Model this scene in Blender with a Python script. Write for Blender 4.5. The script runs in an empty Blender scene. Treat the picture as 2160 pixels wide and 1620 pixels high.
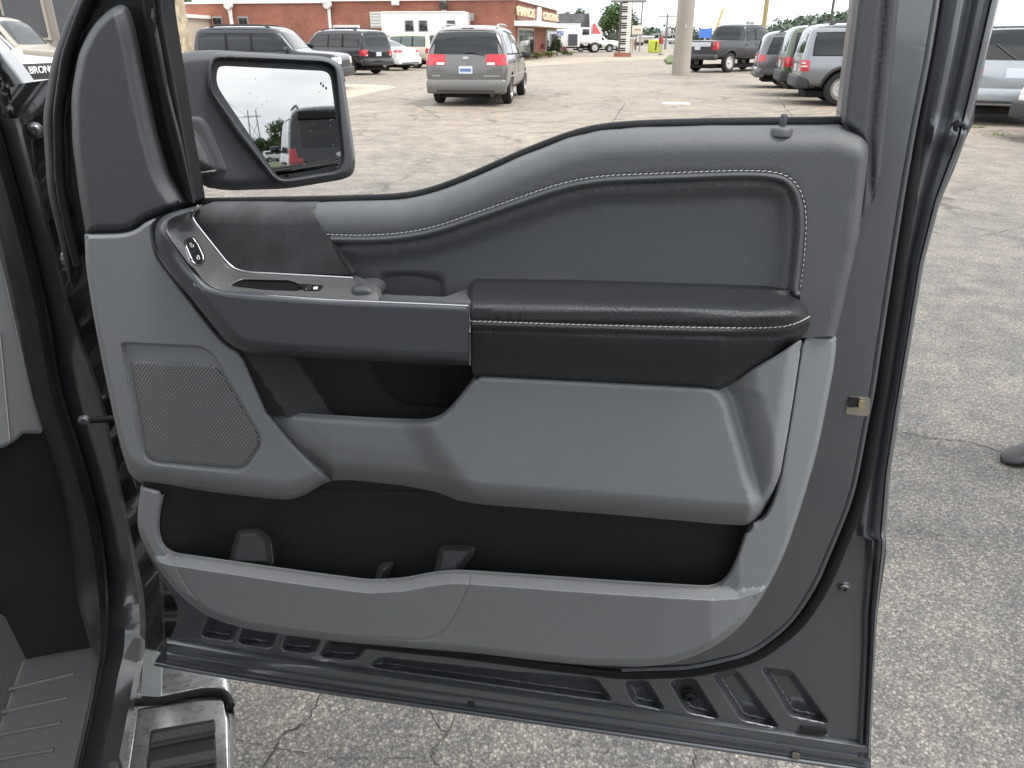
import bpy, bmesh, math, random
import numpy as np
from mathutils import Vector, Matrix
from mathutils.geometry import delaunay_2d_cdt
from mathutils.bvhtree import BVHTree

scene = bpy.context.scene
COL = scene.collection
random.seed(7)
R = math.radians

# ------------------------------------------------------------------ camera
FPX = 1600.0                       # focal length in photograph pixels (2160 wide)
PITCH = math.atan((810 - 78) / FPX)
CAMH = 1.5
cam_d = bpy.data.cameras.new('camera')
cam_d.sensor_width = 36.0
cam_d.lens = 36.0 * FPX / 2160.0
cam_d.clip_start = 0.02
cam_d.clip_end = 3000.0
cam = bpy.data.objects.new('camera', cam_d)
cam.location = (0, 0, CAMH)
cam.rotation_euler = (math.pi / 2 - PITCH, 0, 0)
COL.objects.link(cam)
scene.camera = cam

# ------------------------------------------------------------------ sky and sun (bright overcast)
SUN_EL, SUN_AZ = 62.0, 115.0       # azimuth clockwise from +Y
world = bpy.data.worlds.new('World')
scene.world = world
world.use_nodes = True
wn = world.node_tree.nodes
wl = world.node_tree.links
wn.clear()
w_out = wn.new('ShaderNodeOutputWorld')
w_bg = wn.new('ShaderNodeBackground')
w_sky = wn.new('ShaderNodeTexSky')
w_sky.sky_type = 'NISHITA'
w_sky.sun_disc = False
w_sky.sun_elevation = R(SUN_EL)
w_sky.sun_rotation = R(SUN_AZ)
w_tc = wn.new('ShaderNodeTexCoord')
w_map = wn.new('ShaderNodeMapping')
w_map.inputs['Scale'].default_value = (1.0, 1.0, 2.6)
w_n = wn.new('ShaderNodeTexNoise')
w_n.inputs['Scale'].default_value = 2.3
w_n.inputs['Detail'].default_value = 7.0
w_n.inputs['Roughness'].default_value = 0.55
w_n.inputs['Distortion'].default_value = 0.35
w_cr = wn.new('ShaderNodeValToRGB')
w_cr.color_ramp.elements[0].position = 0.40
w_cr.color_ramp.elements[0].color = (6.2, 6.7, 7.4, 1)
w_cr.color_ramp.elements[1].position = 0.60
w_cr.color_ramp.elements[1].color = (12.0, 12.0, 11.8, 1)
w_mix = wn.new('ShaderNodeMix')
w_mix.data_type = 'RGBA'
w_mix.inputs[0].default_value = 0.88     # cloud cover
wl.new(w_tc.outputs['Generated'], w_map.inputs['Vector'])
wl.new(w_map.outputs['Vector'], w_n.inputs['Vector'])
wl.new(w_n.outputs['Fac'], w_cr.inputs['Fac'])
wl.new(w_sky.outputs['Color'], w_mix.inputs[6])
wl.new(w_cr.outputs['Color'], w_mix.inputs[7])
wl.new(w_mix.outputs[2], w_bg.inputs['Color'])
wl.new(w_bg.outputs[0], w_out.inputs[0])
w_bg.inputs['Strength'].default_value = 0.1

sun_d = bpy.data.lights.new('sun', 'SUN')
sun_d.energy = 1.5
sun_d.angle = R(22)
sun_d.color = (1.0, 0.96, 0.9)
sun = bpy.data.objects.new('sun', sun_d)
COL.objects.link(sun)
_az, _el = R(SUN_AZ), R(SUN_EL)
_sd = Vector((math.sin(_az) * math.cos(_el), math.cos(_az) * math.cos(_el), math.sin(_el)))
sun.rotation_euler = (-_sd).to_track_quat('-Z', 'Y').to_euler()

scene.view_settings.view_transform = 'Standard'
scene.view_settings.look = 'None'
scene.view_settings.gamma = 1.0
scene.view_settings.exposure = 1.3
scene.cycles.max_bounces = 6
scene.cycles.diffuse_bounces = 3
scene.cycles.glossy_bounces = 3
scene.cycles.transmission_bounces = 2
scene.cycles.caustics_reflective = False
scene.cycles.caustics_refractive = False

# ------------------------------------------------------------------ materials
MATS = {}
def mat(name, col, rough=0.5, metal=0.0, var=0.0, vscale=8.0, bump=0.0, bscale=300.0, btype='noise',
        coat=0.0, spec=0.5, emit=None, rvar=0.0, stretch=None, dirt=None, dscale=14.0, damt=0.5):
    if name in MATS:
        return MATS[name]
    m = bpy.data.materials.new(name)
    m.use_nodes = True
    nt = m.node_tree
    b = nt.nodes['Principled BSDF']
    c = tuple(col) if len(col) == 4 else tuple(col) + (1,)
    b.inputs['Base Color'].default_value = c
    b.inputs['Roughness'].default_value = rough
    b.inputs['Metallic'].default_value = metal
    b.inputs['Coat Weight'].default_value = coat
    b.inputs['Coat Roughness'].default_value = 0.06
    b.inputs['Specular IOR Level'].default_value = spec
    if emit:
        b.inputs['Emission Color'].default_value = tuple(emit[:3]) + (1,)
        b.inputs['Emission Strength'].default_value = emit[3]
    tc = nt.nodes.new('ShaderNodeTexCoord')
    vec = tc.outputs['Object']
    if stretch:
        mp = nt.nodes.new('ShaderNodeMapping')
        mp.inputs['Scale'].default_value = stretch
        nt.links.new(vec, mp.inputs['Vector'])
        vec = mp.outputs['Vector']
    col_out = None
    if var > 0:
        n = nt.nodes.new('ShaderNodeTexNoise')
        n.inputs['Scale'].default_value = vscale
        n.inputs['Detail'].default_value = 5
        nt.links.new(vec, n.inputs['Vector'])
        r = nt.nodes.new('ShaderNodeValToRGB')
        r.color_ramp.elements[0].position = 0.3
        r.color_ramp.elements[1].position = 0.7
        r.color_ramp.elements[0].color = tuple(max(0, v * (1 - var)) for v in c[:3]) + (1,)
        r.color_ramp.elements[1].color = tuple(v * (1 + var) for v in c[:3]) + (1,)
        nt.links.new(n.outputs['Fac'], r.inputs['Fac'])
        col_out = r.outputs['Color']
        if rvar > 0:
            mr = nt.nodes.new('ShaderNodeMapRange')
            mr.inputs[3].default_value = max(0.02, rough - rvar)
            mr.inputs[4].default_value = min(1, rough + rvar)
            nt.links.new(n.outputs['Fac'], mr.inputs[0])
            nt.links.new(mr.outputs[0], b.inputs['Roughness'])
    if dirt:
        n2 = nt.nodes.new('ShaderNodeTexNoise')
        n2.inputs['Scale'].default_value = dscale
        n2.inputs['Detail'].default_value = 9
        n2.inputs['Roughness'].default_value = 0.7
        nt.links.new(vec, n2.inputs['Vector'])
        r2 = nt.nodes.new('ShaderNodeValToRGB')
        r2.color_ramp.elements[0].position = 0.48
        r2.color_ramp.elements[1].position = 0.72
        r2.color_ramp.elements[0].color = (0, 0, 0, 1)
        r2.color_ramp.elements[1].color = (damt, damt, damt, 1)
        nt.links.new(n2.outputs['Fac'], r2.inputs['Fac'])
        mx = nt.nodes.new('ShaderNodeMix')
        mx.data_type = 'RGBA'
        nt.links.new(r2.outputs['Color'], mx.inputs[0])
        if col_out:
            nt.links.new(col_out, mx.inputs[6])
        else:
            mx.inputs[6].default_value = c
        mx.inputs[7].default_value = tuple(dirt) + (1,)
        col_out = mx.outputs[2]
    if col_out:
        nt.links.new(col_out, b.inputs['Base Color'])
    if bump > 0:
        if btype == 'voronoi':
            t = nt.nodes.new('ShaderNodeTexVoronoi')
            t.inputs['Scale'].default_value = bscale
            o = t.outputs['Distance']
        else:
            t = nt.nodes.new('ShaderNodeTexNoise')
            t.inputs['Scale'].default_value = bscale
            t.inputs['Detail'].default_value = 3
            o = t.outputs['Fac']
        nt.links.new(tc.outputs['Object'], t.inputs['Vector'])
        bp = nt.nodes.new('ShaderNodeBump')
        bp.inputs['Strength'].default_value = bump
        bp.inputs['Distance'].default_value = 0.002
        nt.links.new(o, bp.inputs['Height'])
        nt.links.new(bp.outputs['Normal'], b.inputs['Normal'])
    MATS[name] = m
    return m

# ------------------------------------------------------------------ projective helpers: a traced photo point on a real plane
CAMP = np.array([0.0, 0.0, CAMH])
_cp, _sp = math.cos(PITCH), math.sin(PITCH)
def ray(x, y):
    x = np.asarray(x, float); y = np.asarray(y, float)
    Y = 810 - y
    return np.stack([x - 1080, FPX * _cp + Y * _sp, -FPX * _sp + Y * _cp], -1)
def on_z(x, y, z=0.0):
    r = ray(x, y)
    return CAMP + r * ((z - CAMH) / r[..., 2])[..., None]
def G(x, y):
    p = on_z(x, y, 0.0)
    return float(p[0]), float(p[1])
def at_depth(x, y, yy):
    r = ray(x, y)
    return CAMP + r * (yy / r[..., 1])[..., None]
class Plane:
    def __init__(s, P, n):
        s.P = np.array(P, float); s.n = np.array(n, float) / np.linalg.norm(n)
    def at(s, x, y, w=0.0):
        r = ray(x, y)
        t = (np.asarray(w, float) + np.dot(s.P - CAMP, s.n)) / (r @ s.n)
        return CAMP + r * t[..., None]

_A = on_z(325, 1398, 0.5); _B = on_z(1838, 1625, 0.5)
EU = (_B - _A) / np.linalg.norm(_B - _A)          # along the open door, hinge to latch
EN = np.array([EU[1], -EU[0], 0.0])               # door inner face normal
DOOR = Plane(_A, EN)
TF = np.array([-0.30, 0.954, 0.0]); TF /= np.linalg.norm(TF)   # truck forward
TR = np.array([TF[1], -TF[0], 0.0])                            # truck outboard (right)
HINGE = DOOR.at(180, 560, -0.02); HINGE0 = np.array([HINGE[0], HINGE[1], 0.0])
def tpt(lon, lat, z):
    return HINGE0 + TF * lon + TR * lat + np.array([0, 0, z])
def LON(lon): return Plane(HINGE0 + TF * lon, -TF)
def LAT(lat): return Plane(HINGE0 + TR * lat, TR)

# ------------------------------------------------------------------ object helpers
def empty(name, loc=(0, 0, 0), rz=0.0):
    o = bpy.data.objects.new(name, None)
    o.location = loc
    o.rotation_euler = (0, 0, rz)
    o.empty_display_size = 0.2
    COL.objects.link(o)
    return o
def tag(o, label=None, cat=None, group=None, kind=None):
    if label: o['label'] = label
    if cat: o['category'] = cat
    if group: o['group'] = group
    if kind: o['kind'] = kind
    return o
def world_loc(o):
    v = Vector((0, 0, 0))
    while o is not None:
        v += o.location
        o = o.parent
    return v
def smooth(me, ang=40):
    me.polygons.foreach_set('use_smooth', [True] * len(me.polygons))
    try:
        me.set_sharp_from_angle(angle=R(ang))
    except Exception:
        pass
def mesh_obj(name, verts, faces, material=None, parent=None, ang=40, local=False, sm=True):
    """verts in world coordinates unless local; parts keep them relative to the parent"""
    me = bpy.data.meshes.new(name)
    if parent is not None and not local:
        off = world_loc(parent)
        verts = [(v[0] - off.x, v[1] - off.y, v[2] - off.z) for v in verts]
    else:
        verts = [tuple(map(float, v)) for v in verts]
    me.from_pydata(verts, [], [tuple(int(i) for i in f) for f in faces])
    me.validate()
    if material:
        me.materials.append(material)
    if sm:
        smooth(me, ang)
    o = bpy.data.objects.new(name, me)
    COL.objects.link(o)
    if parent is not None:
        o.parent = parent
    return o
def bm_obj(name, bm, material=None, parent=None, ang=40, sm=True):
    me = bpy.data.meshes.new(name)
    bm.normal_update()
    bm.to_mesh(me); bm.free()
    if material:
        me.materials.append(material)
    if sm:
        smooth(me, ang)
    o = bpy.data.objects.new(name, me)
    COL.objects.link(o)
    if parent is not None:
        o.parent = parent
    return o

# ------------------------------------------------------------------ outline helpers
def rp(pts, r=14, closed=True, seg=7.0):
    """polyline with filleted corners, resampled; a point may carry its own radius as a third number"""
    n = len(pts)
    P = [np.array(p[:2], float) for p in pts]
    rad = [p[2] if len(p) > 2 else r for p in pts]
    out = []
    for i in range(n):
        if not closed and i in (0, n - 1):
            out.append(P[i]); continue
        a, b, c = P[i - 1], P[i], P[(i + 1) % n]
        la, lc = np.linalg.norm(a - b), np.linalg.norm(c - b)
        ra, rc = min(rad[i], la * 0.49), min(rad[i], lc * 0.49)
        if rad[i] < 0.5 or la < 1e-6 or lc < 1e-6:
            out.append(b); continue
        p0, p2 = b + (a - b) * ra / la, b + (c - b) * rc / lc
        for t in np.linspace(0, 1, 7):
            out.append((1 - t) ** 2 * p0 + 2 * t * (1 - t) * b + t * t * p2)
    res = []
    m = len(out)
    for i in range(m if closed else m - 1):
        a, b = out[i], out[(i + 1) % m]
        L = np.linalg.norm(b - a)
        k = max(1, int(math.ceil(L / seg)))
        if L < 1e-4:
            continue
        for j in range(k):
            res.append(a + (b - a) * j / k)
    if not closed:
        res.append(out[-1])
    return np.array(res)
def pline_dist(X, Y, C, closed=False):
    A = C; B = np.roll(C, -1, axis=0)
    if not closed:
        A, B = C[:-1], C[1:]
    d = np.full(X.shape, 1e9)
    for i in range(0, len(A), 64):
        a, b = A[i:i + 64], B[i:i + 64]
        v = b - a
        L2 = np.maximum((v ** 2).sum(1), 1e-9)
        px = X[:, None] - a[None, :, 0]; py = Y[:, None] - a[None, :, 1]
        t = np.clip((px * v[None, :, 0] + py * v[None, :, 1]) / L2, 0, 1)
        dd = np.hypot(px - t * v[None, :, 0], py - t * v[None, :, 1]).min(1)
        d = np.minimum(d, dd)
    return d
def inside(X, Y, C):
    res = np.zeros(X.shape, bool)
    x1, y1 = C[:, 0], C[:, 1]
    x2, y2 = np.roll(x1, -1), np.roll(y1, -1)
    for i in range(len(C)):
        if y1[i] == y2[i]:
            continue
        c = (y1[i] > Y) != (y2[i] > Y)
        res ^= c & (X < (x2[i] - x1[i]) * (Y - y1[i]) / (y2[i] - y1[i]) + x1[i])
    return res
def sdf(X, Y, C):
    d = pline_dist(X, Y, C, True)
    return np.where(inside(X, Y, C), d, -d)
def ss(a, b, x):
    t = np.clip((x - a) / (b - a), 0, 1)
    return t * t * (3 - 2 * t)
def rnd(d, r):
    t = np.clip(d / r, 0, 1)
    return np.sqrt(np.maximum(0, 1 - (1 - t) ** 2))
def gs(x, s):
    return np.exp(-(x / s) ** 2)
def offset_pts(C, d):
    T = np.roll(C, -1, 0) - np.roll(C, 1, 0)
    T /= np.maximum(np.linalg.norm(T, axis=1), 1e-6)[:, None]
    N = np.stack([-T[:, 1], T[:, 0]], 1)
    return C + N * d

def relief(name, contour, wf, material, parent, plane=None, step=16, rings=(3, 8, 16), feats=(), fr=(-6, -2, 2, 6),
           thick=0.02, ang=50, lines=(), creases=()):
    """a panel with real depth: outline traced on a plane, surface height wf(x, y, d, feature distances) above it,
    closed by a rim of the given thickness"""
    plane = plane or DOOR
    C = np.asarray(contour)
    pts = [C]
    edges = [(i, (i + 1) % len(C)) for i in range(len(C))]
    k = len(C)
    for f in feats:
        f = np.asarray(f)
        pts.append(f)
        edges += [(k + i, k + (i + 1) % len(f)) for i in range(len(f))]
        k += len(f)
    for f in creases:
        f = np.asarray(f)
        pts.append(f)
        edges += [(k + i, k + i + 1) for i in range(len(f) - 1)]
        k += len(f)
    free = []
    for d in rings:
        for sg in (1, -1):
            q = offset_pts(C, sg * d)
            dd = sdf(q[:, 0], q[:, 1], C)
            free.append(q[dd > d * 0.85])
    for f in feats:
        f = np.asarray(f)
        for d in fr:
            q = offset_pts(f, d)
            ok = np.abs(pline_dist(q[:, 0], q[:, 1], f, True)) > abs(d) * 0.85
            free.append(q[ok])
    for ln, ds in lines:
        ln = np.asarray(ln)
        for d in ds:
            T = np.gradient(ln, axis=0)
            T /= np.maximum(np.linalg.norm(T, axis=1), 1e-6)[:, None]
            free.append(ln + np.stack([-T[:, 1], T[:, 0]], 1) * d)
    x0, y0 = C.min(0); x1, y1 = C.max(0)
    gx, gy = np.meshgrid(np.arange(x0 + step / 2, x1, step), np.arange(y0 + step / 2, y1, step))
    gx = gx.ravel() + np.tile([0, step / 3], gx.size)[:gx.size]
    free.append(np.stack([gx, gy.ravel()], 1))
    FR = np.concatenate(free)
    sd = sdf(FR[:, 0], FR[:, 1], C)
    FR = FR[sd > min(2.0, rings[0] * 0.6 if rings else 2.0)]
    # thin out free points that crowd each other
    key = np.round(FR / 1.6).astype(int)
    _, idx = np.unique(key, axis=0, return_index=True)
    FR = FR[np.sort(idx)]
    allp = np.concatenate(pts + [FR])
    vs, es, fs, _, _, _ = delaunay_2d_cdt([Vector((float(a), float(b))) for a, b in allp], edges, [], 0, 1e-4, False)
    V = np.array([(v.x, v.y) for v in vs])
    T = np.array([f for f in fs])
    cen = V[T].mean(1)
    T = T[inside(cen[:, 0], cen[:, 1], C)]
    used = np.unique(T)
    remap = -np.ones(len(V), int); remap[used] = np.arange(len(used))
    V = V[used]; T = remap[T]
    def surf(X, Y):
        D = np.maximum(sdf(X, Y, C), 0.0)
        FD = [sdf(X, Y, np.asarray(f)) for f in feats]
        return np.broadcast_to(np.asarray(wf(X, Y, D, FD), float), X.shape)
    X_, Y_ = V[:, 0], V[:, 1]
    W = surf(X_, Y_)
    P3 = plane.at(X_, Y_, W)
    # surface normals from the height itself, so the shading does not depend on the triangles
    e = 1.3
    lim = 0.004
    Tx = plane.at(X_ + e, Y_, W + np.clip(surf(X_ + e, Y_) - W, -lim, lim)) - P3
    Ty = plane.at(X_, Y_ + e, W + np.clip(surf(X_, Y_ + e) - W, -lim, lim)) - P3
    NV = np.cross(Ty, Tx)
    NV /= np.maximum(np.linalg.norm(NV, axis=1), 1e-12)[:, None]
    NV[((CAMP - P3) * NV).sum(1) < 0] *= -1
    # orient towards the camera
    a, b, c = P3[T[:, 0]], P3[T[:, 1]], P3[T[:, 2]]
    nn = np.cross(b - a, c - a)
    flip = ((CAMP - a) * nn).sum(1) < 0
    T[flip] = T[flip][:, ::-1]
    # rim
    cnt = {}
    for t in T:
        for i in range(3):
            e = (t[i], t[(i + 1) % 3])
            cnt[e] = cnt.get(e, 0) + 1
    bnd = [e for e in cnt if (e[1], e[0]) not in cnt]
    verts = list(P3)
    faces = [tuple(t) for t in T]
    back = {}
    for e in bnd:
        for v in e:
            if v not in back:
                back[v] = len(verts)
                verts.append(P3[v]); verts.append(P3[v] - plane.n * thick)
        a, b = back[e[0]], back[e[1]]
        faces.append((b, a, a + 1, b + 1))
    o = mesh_obj(name, verts, faces, material, parent, 179)
    nrm = np.zeros((len(verts), 3)); nrm[:len(P3)] = NV
    if len(o.data.vertices) == len(verts):
        o.data.normals_split_custom_set_from_vertices([tuple(q) for q in nrm])
    return o

def spline(P, n):
    """smooth resampling of a 3-d path (Catmull-Rom, n points)"""
    P = np.asarray(P, float)
    if len(P) < 3:
        t = np.linspace(0, 1, n)[:, None]
        return P[0] * (1 - t) + P[-1] * t
    Q = np.vstack([2 * P[0] - P[1], P, 2 * P[-1] - P[-2]])
    m = len(P) - 1
    out = []
    for s in np.linspace(0, m, n):
        i = min(int(s), m - 1); t = s - i
        a, b, c, d = Q[i], Q[i + 1], Q[i + 2], Q[i + 3]
        out.append(0.5 * ((2 * b) + (c - a) * t + (2 * a - 5 * b + 4 * c - d) * t * t + (3 * b - a - 3 * c + d) * t ** 3))
    return np.array(out)
def tube_geo(P, r, sides=8, closed=False, flat=1.0, nrm=None):
    P = np.asarray(P, float)
    n = len(P)
    V, Fc = [], []
    if closed:
        T = np.roll(P, -1, 0) - np.roll(P, 1, 0)
    else:
        T = np.gradient(P, axis=0)
    T /= np.maximum(np.linalg.norm(T, axis=1), 1e-9)[:, None]
    rr = np.broadcast_to(np.asarray(r, float), (n,))
    ref = np.array(nrm if nrm is not None else (0.12, 0.07, 0.99), float)
    for i in range(n):
        a = np.cross(T[i], ref)
        if np.linalg.norm(a) < 1e-3:
            a = np.cross(T[i], (1, 0, 0))
        a /= np.linalg.norm(a); b = np.cross(T[i], a)
        for k in range(sides):
            th = 2 * math.pi * k / sides
            V.append(P[i] + a * math.cos(th) * rr[i] + b * math.sin(th) * rr[i] * flat)
    for i in range(n if closed else n - 1):
        j = (i + 1) % n
        for k in range(sides):
            l = (k + 1) % sides
            Fc.append((i * sides + k, i * sides + l, j * sides + l, j * sides + k))
    if not closed:
        Fc.append(tuple(range(sides))[::-1]); Fc.append(tuple((n - 1) * sides + k for k in range(sides)))
    return V, Fc
def tube(name, P, r, material, parent, sides=8, closed=False, flat=1.0, nrm=None, ang=50):
    V, Fc = tube_geo(P, r, sides, closed, flat, nrm)
    return mesh_obj(name, V, Fc, material, parent, ang)
def door_path(pts, w, n=None, r=30, seg=8.0, plane=None):
    C = rp(pts, r, False, seg)
    return (plane or DOOR).at(C[:, 0], C[:, 1], np.full(len(C), w) if np.isscalar(w) else np.interp(np.linspace(0, 1, len(C)), np.linspace(0, 1, len(w)), w))
def loft(name, curves, material, parent, ang=50, closed=False):
    n = len(curves[0])
    V = [p for c in curves for p in c]
    Fc = []
    m = len(curves)
    for j in range(m if closed else m - 1):
        k = (j + 1) % m
        for i in range(n - 1):
            Fc.append((j * n + i, j * n + i + 1, k * n + i + 1, k * n + i))
    return mesh_obj(name, V, Fc, material, parent, ang)
def bolt(name, px, py, w, rad, material, parent, plane=None):
    plane = plane or DOOR
    P = plane.at(px, py, w)
    n = plane.n
    a = np.cross(n, (0, 0, 1.0)); a /= np.linalg.norm(a); b = np.cross(n, a)
    V, Fc = [], []
    prof = [(1.25, 0.0), (1.25, 0.15), (0.95, 0.3), (0.9, 0.7), (0.7, 0.95), (0.42, 1.0), (0.42, 0.45), (0.0, 0.4)]
    S = 16
    for rr, hh in prof:
        for k in range(S):
            th = 2 * math.pi * k / S
            q = 1.0 if rr > 0.5 or k % 2 else 0.8
            V.append(P + (a * math.cos(th) + b * math.sin(th)) * rad * rr * q + n * rad * hh * 0.8)
    for i in range(len(prof) - 1):
        for k in range(S):
            l = (k + 1) % S
            Fc.append((i * S + k, i * S + l, (i + 1) * S + l, (i + 1) * S + k))
    return mesh_obj(name, V, Fc, material, parent, 35)
def stitches(name, path, material, parent, length=0.0040, gap=0.0016, rad=0.00042, slant=0.0004):
    """single stitches along a 3-d path, joined as one piece"""
    P = np.asarray(path)
    s = np.concatenate([[0], np.cumsum(np.linalg.norm(np.diff(P, axis=0), axis=1))])
    def pt(t): return np.array([np.interp(t, s, P[:, k]) for k in range(3)])
    V, Fc = [], []
    t = 0.0
    while t + length < s[-1]:
        a, b = pt(t), pt(t + length)
        up = np.array([0, 0, slant]) * random.uniform(0.5, 1.5)
        m = (a + b) / 2 + EN * 0.0006
        v, f = tube_geo([a - up, m, b + up], [rad * 0.8, rad, rad * 0.8], 5)
        k = len(V); V += v; Fc += [tuple(i + k for i in q) for q in f]
        t += length + gap
    o = mesh_obj(name, V, Fc, material, parent, 60)
    o['kind'] = 'stuff'
    return o

# a box helper in bmesh (centre, size, z rotation), bevelled
def add_box(bm, c, s, rz=0.0, bevel=0.0, mat_i=0, seg=2):
    m = Matrix.Translation(c) @ Matrix.Rotation(rz, 4, 'Z') @ Matrix.Diagonal((s[0], s[1], s[2], 1))
    r = bmesh.ops.create_cube(bm, size=1.0, matrix=m)
    vs = r['verts']
    if bevel > 0:
        es = list({e for v in vs for e in v.link_edges})
        bmesh.ops.bevel(bm, geom=es, offset=bevel, segments=seg, affect='EDGES', profile=0.5)
    return vs
def box(name, c, s, material, parent=None, rz=0.0, bevel=0.0, seg=2):
    bm = bmesh.new()
    add_box(bm, c, s, rz, bevel, seg=seg)
    return bm_obj(name, bm, material, parent)
def text_mesh(name, body, size, material, parent, mtx, extrude=0.0, align='CENTER', bevel=0.0, offset=0.0):
    cu = bpy.data.curves.new(name, 'FONT')
    cu.body = body; cu.size = size; cu.extrude = extrude; cu.align_x = align; cu.align_y = 'CENTER'
    cu.resolution_u = 3
    cu.bevel_depth = bevel; cu.offset = offset
    t = bpy.data.objects.new('tmp_text', cu)
    COL.objects.link(t)
    dg = bpy.context.evaluated_depsgraph_get()
    me = bpy.data.meshes.new_from_object(t.evaluated_get(dg))
    bpy.data.objects.remove(t); bpy.data.curves.remove(cu)
    me.name = name
    me.transform(mtx)
    me.materials.clear(); me.materials.append(material)
    o = bpy.data.objects.new(name, me)
    COL.objects.link(o)
    if parent is not None:
        o.parent = parent
    return o
def dark(name, c=(0.012, 0.012, 0.013), rough=0.6): return mat(name, c, rough)
# ================================================================== MATERIALS of the pickup
PAINT = mat('dark_grey_metallic_paint', (0.106, 0.113, 0.124), 0.30, 0.55, var=0.08, vscale=3, coat=0.6, bump=0.05, bscale=900)
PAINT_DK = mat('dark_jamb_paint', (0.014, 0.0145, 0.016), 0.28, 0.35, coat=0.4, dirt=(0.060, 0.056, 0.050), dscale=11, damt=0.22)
GREY = mat('light_grey_moulded_plastic', (0.160, 0.168, 0.175), 0.58, 0, var=0.03, vscale=2.5, bump=0.16, bscale=1400)
GREYTEX = mat('ribbed_grey_plastic', (0.140, 0.150, 0.158), 0.55, 0, bump=0.25, bscale=1100)
VINYL = mat('charcoal_vinyl', (0.073, 0.077, 0.082), 0.50, 0, var=0.04, vscale=3, bump=0.22, bscale=1100, btype='voronoi')
VINYL2 = mat('charcoal_perforated_vinyl', (0.046, 0.050, 0.057), 0.55, 0, var=0.04, vscale=3, bump=0.45, bscale=620, btype='voronoi')
LEATHER = mat('black_leather', (0.0195, 0.0212, 0.0240), 0.35, 0, bump=0.35, bscale=800, btype='voronoi')
SUEDE = mat('mottled_suede', (0.040, 0.041, 0.044), 0.85, 0, var=0.38, vscale=26, bump=0.3, bscale=700)
SATIN = mat('satin_graphite_plastic', (0.066, 0.070, 0.079), 0.34, 0.25, var=0.03, vscale=4, bump=0.05, bscale=1500)
WARM = mat('satin_warm_grey_bezel', (0.112, 0.110, 0.113), 0.38, 0.40)
CHROME = mat('satin_chrome', (0.72, 0.72, 0.73), 0.18, 1.0)
BRIGHT = mat('bright_edge_trim', (0.42, 0.41, 0.42), 0.25, 0.9)
BLACKP = mat('black_moulded_plastic', (0.0065, 0.0070, 0.0080), 0.48, 0, spec=0.2, bump=0.2, bscale=900)
BLACKP2 = mat('black_pocket_plastic', (0.0135, 0.0142, 0.0155), 0.50, 0, spec=0.25, bump=0.2, bscale=900)
BLACKP3 = mat('black_divider_plastic', (0.045, 0.047, 0.050), 0.45, 0, spec=0.3, bump=0.2, bscale=900)
RUBBER = mat('black_rubber_seal', (0.0075, 0.008, 0.009), 0.55, 0, spec=0.2, var=0.2, vscale=40)
SAILP = mat('charcoal_grained_plastic', (0.046, 0.049, 0.054), 0.50, 0, bump=0.35, bscale=1000)
THREAD = mat('pale_thread', (0.52, 0.51, 0.49), 0.7)
STEEL = mat('zinc_steel', (0.42, 0.40, 0.33), 0.30, 0.9)
BOLTM = mat('dark_bolt_steel', (0.16, 0.155, 0.165), 0.30, 0.9)
WHITEP = mat('white_print', (0.75, 0.75, 0.75), 0.6)

def grille_material():
    m = bpy.data.materials.new('perforated_speaker_cover')
    m.use_nodes = True
    nt = m.node_tree; b = nt.nodes['Principled BSDF']
    tc = nt.nodes.new('ShaderNodeTexCoord'); sp = nt.nodes.new('ShaderNodeSeparateXYZ')
    nt.links.new(tc.outputs['Object'], sp.inputs[0])
    def osc(sock, k):
        a = nt.nodes.new('ShaderNodeMath'); a.operation = 'MULTIPLY'; a.inputs[1].default_value = k
        nt.links.new(sock, a.inputs[0])
        c = nt.nodes.new('ShaderNodeMath'); c.operation = 'COSINE'
        nt.links.new(a.outputs[0], c.inputs[0])
        return c.outputs[0]
    p = nt.nodes.new('ShaderNodeMath'); p.operation = 'MULTIPLY'
    nt.links.new(osc(sp.outputs['X'], 1330.0), p.inputs[0]); nt.links.new(osc(sp.outputs['Z'], 1120.0), p.inputs[1])
    r = nt.nodes.new('ShaderNodeValToRGB')
    r.color_ramp.elements[0].position = 0.02; r.color_ramp.elements[1].position = 0.30
    r.color_ramp.elements[0].color = (0.165, 0.17, 0.175, 1); r.color_ramp.elements[1].color = (0.028, 0.029, 0.030, 1)
    nt.links.new(p.outputs[0], r.inputs['Fac']); nt.links.new(r.outputs['Color'], b.inputs['Base Color'])
    bp = nt.nodes.new('ShaderNodeBump'); bp.invert = True; bp.inputs['Strength'].default_value = 0.6
    bp.inputs['Distance'].default_value = 0.001
    nt.links.new(p.outputs[0], bp.inputs['Height']); nt.links.new(bp.outputs[0], b.inputs['Normal'])
    b.inputs['Roughness'].default_value = 0.45
    return m
GRILLE = grille_material()

# ================================================================== THE OPEN DOOR of the pickup
truck = empty('pickup_truck', tuple(HINGE0))
tag(truck, 'dark grey pickup truck with its front passenger door wide open, grey inner door panel', 'pickup truck')

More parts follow.
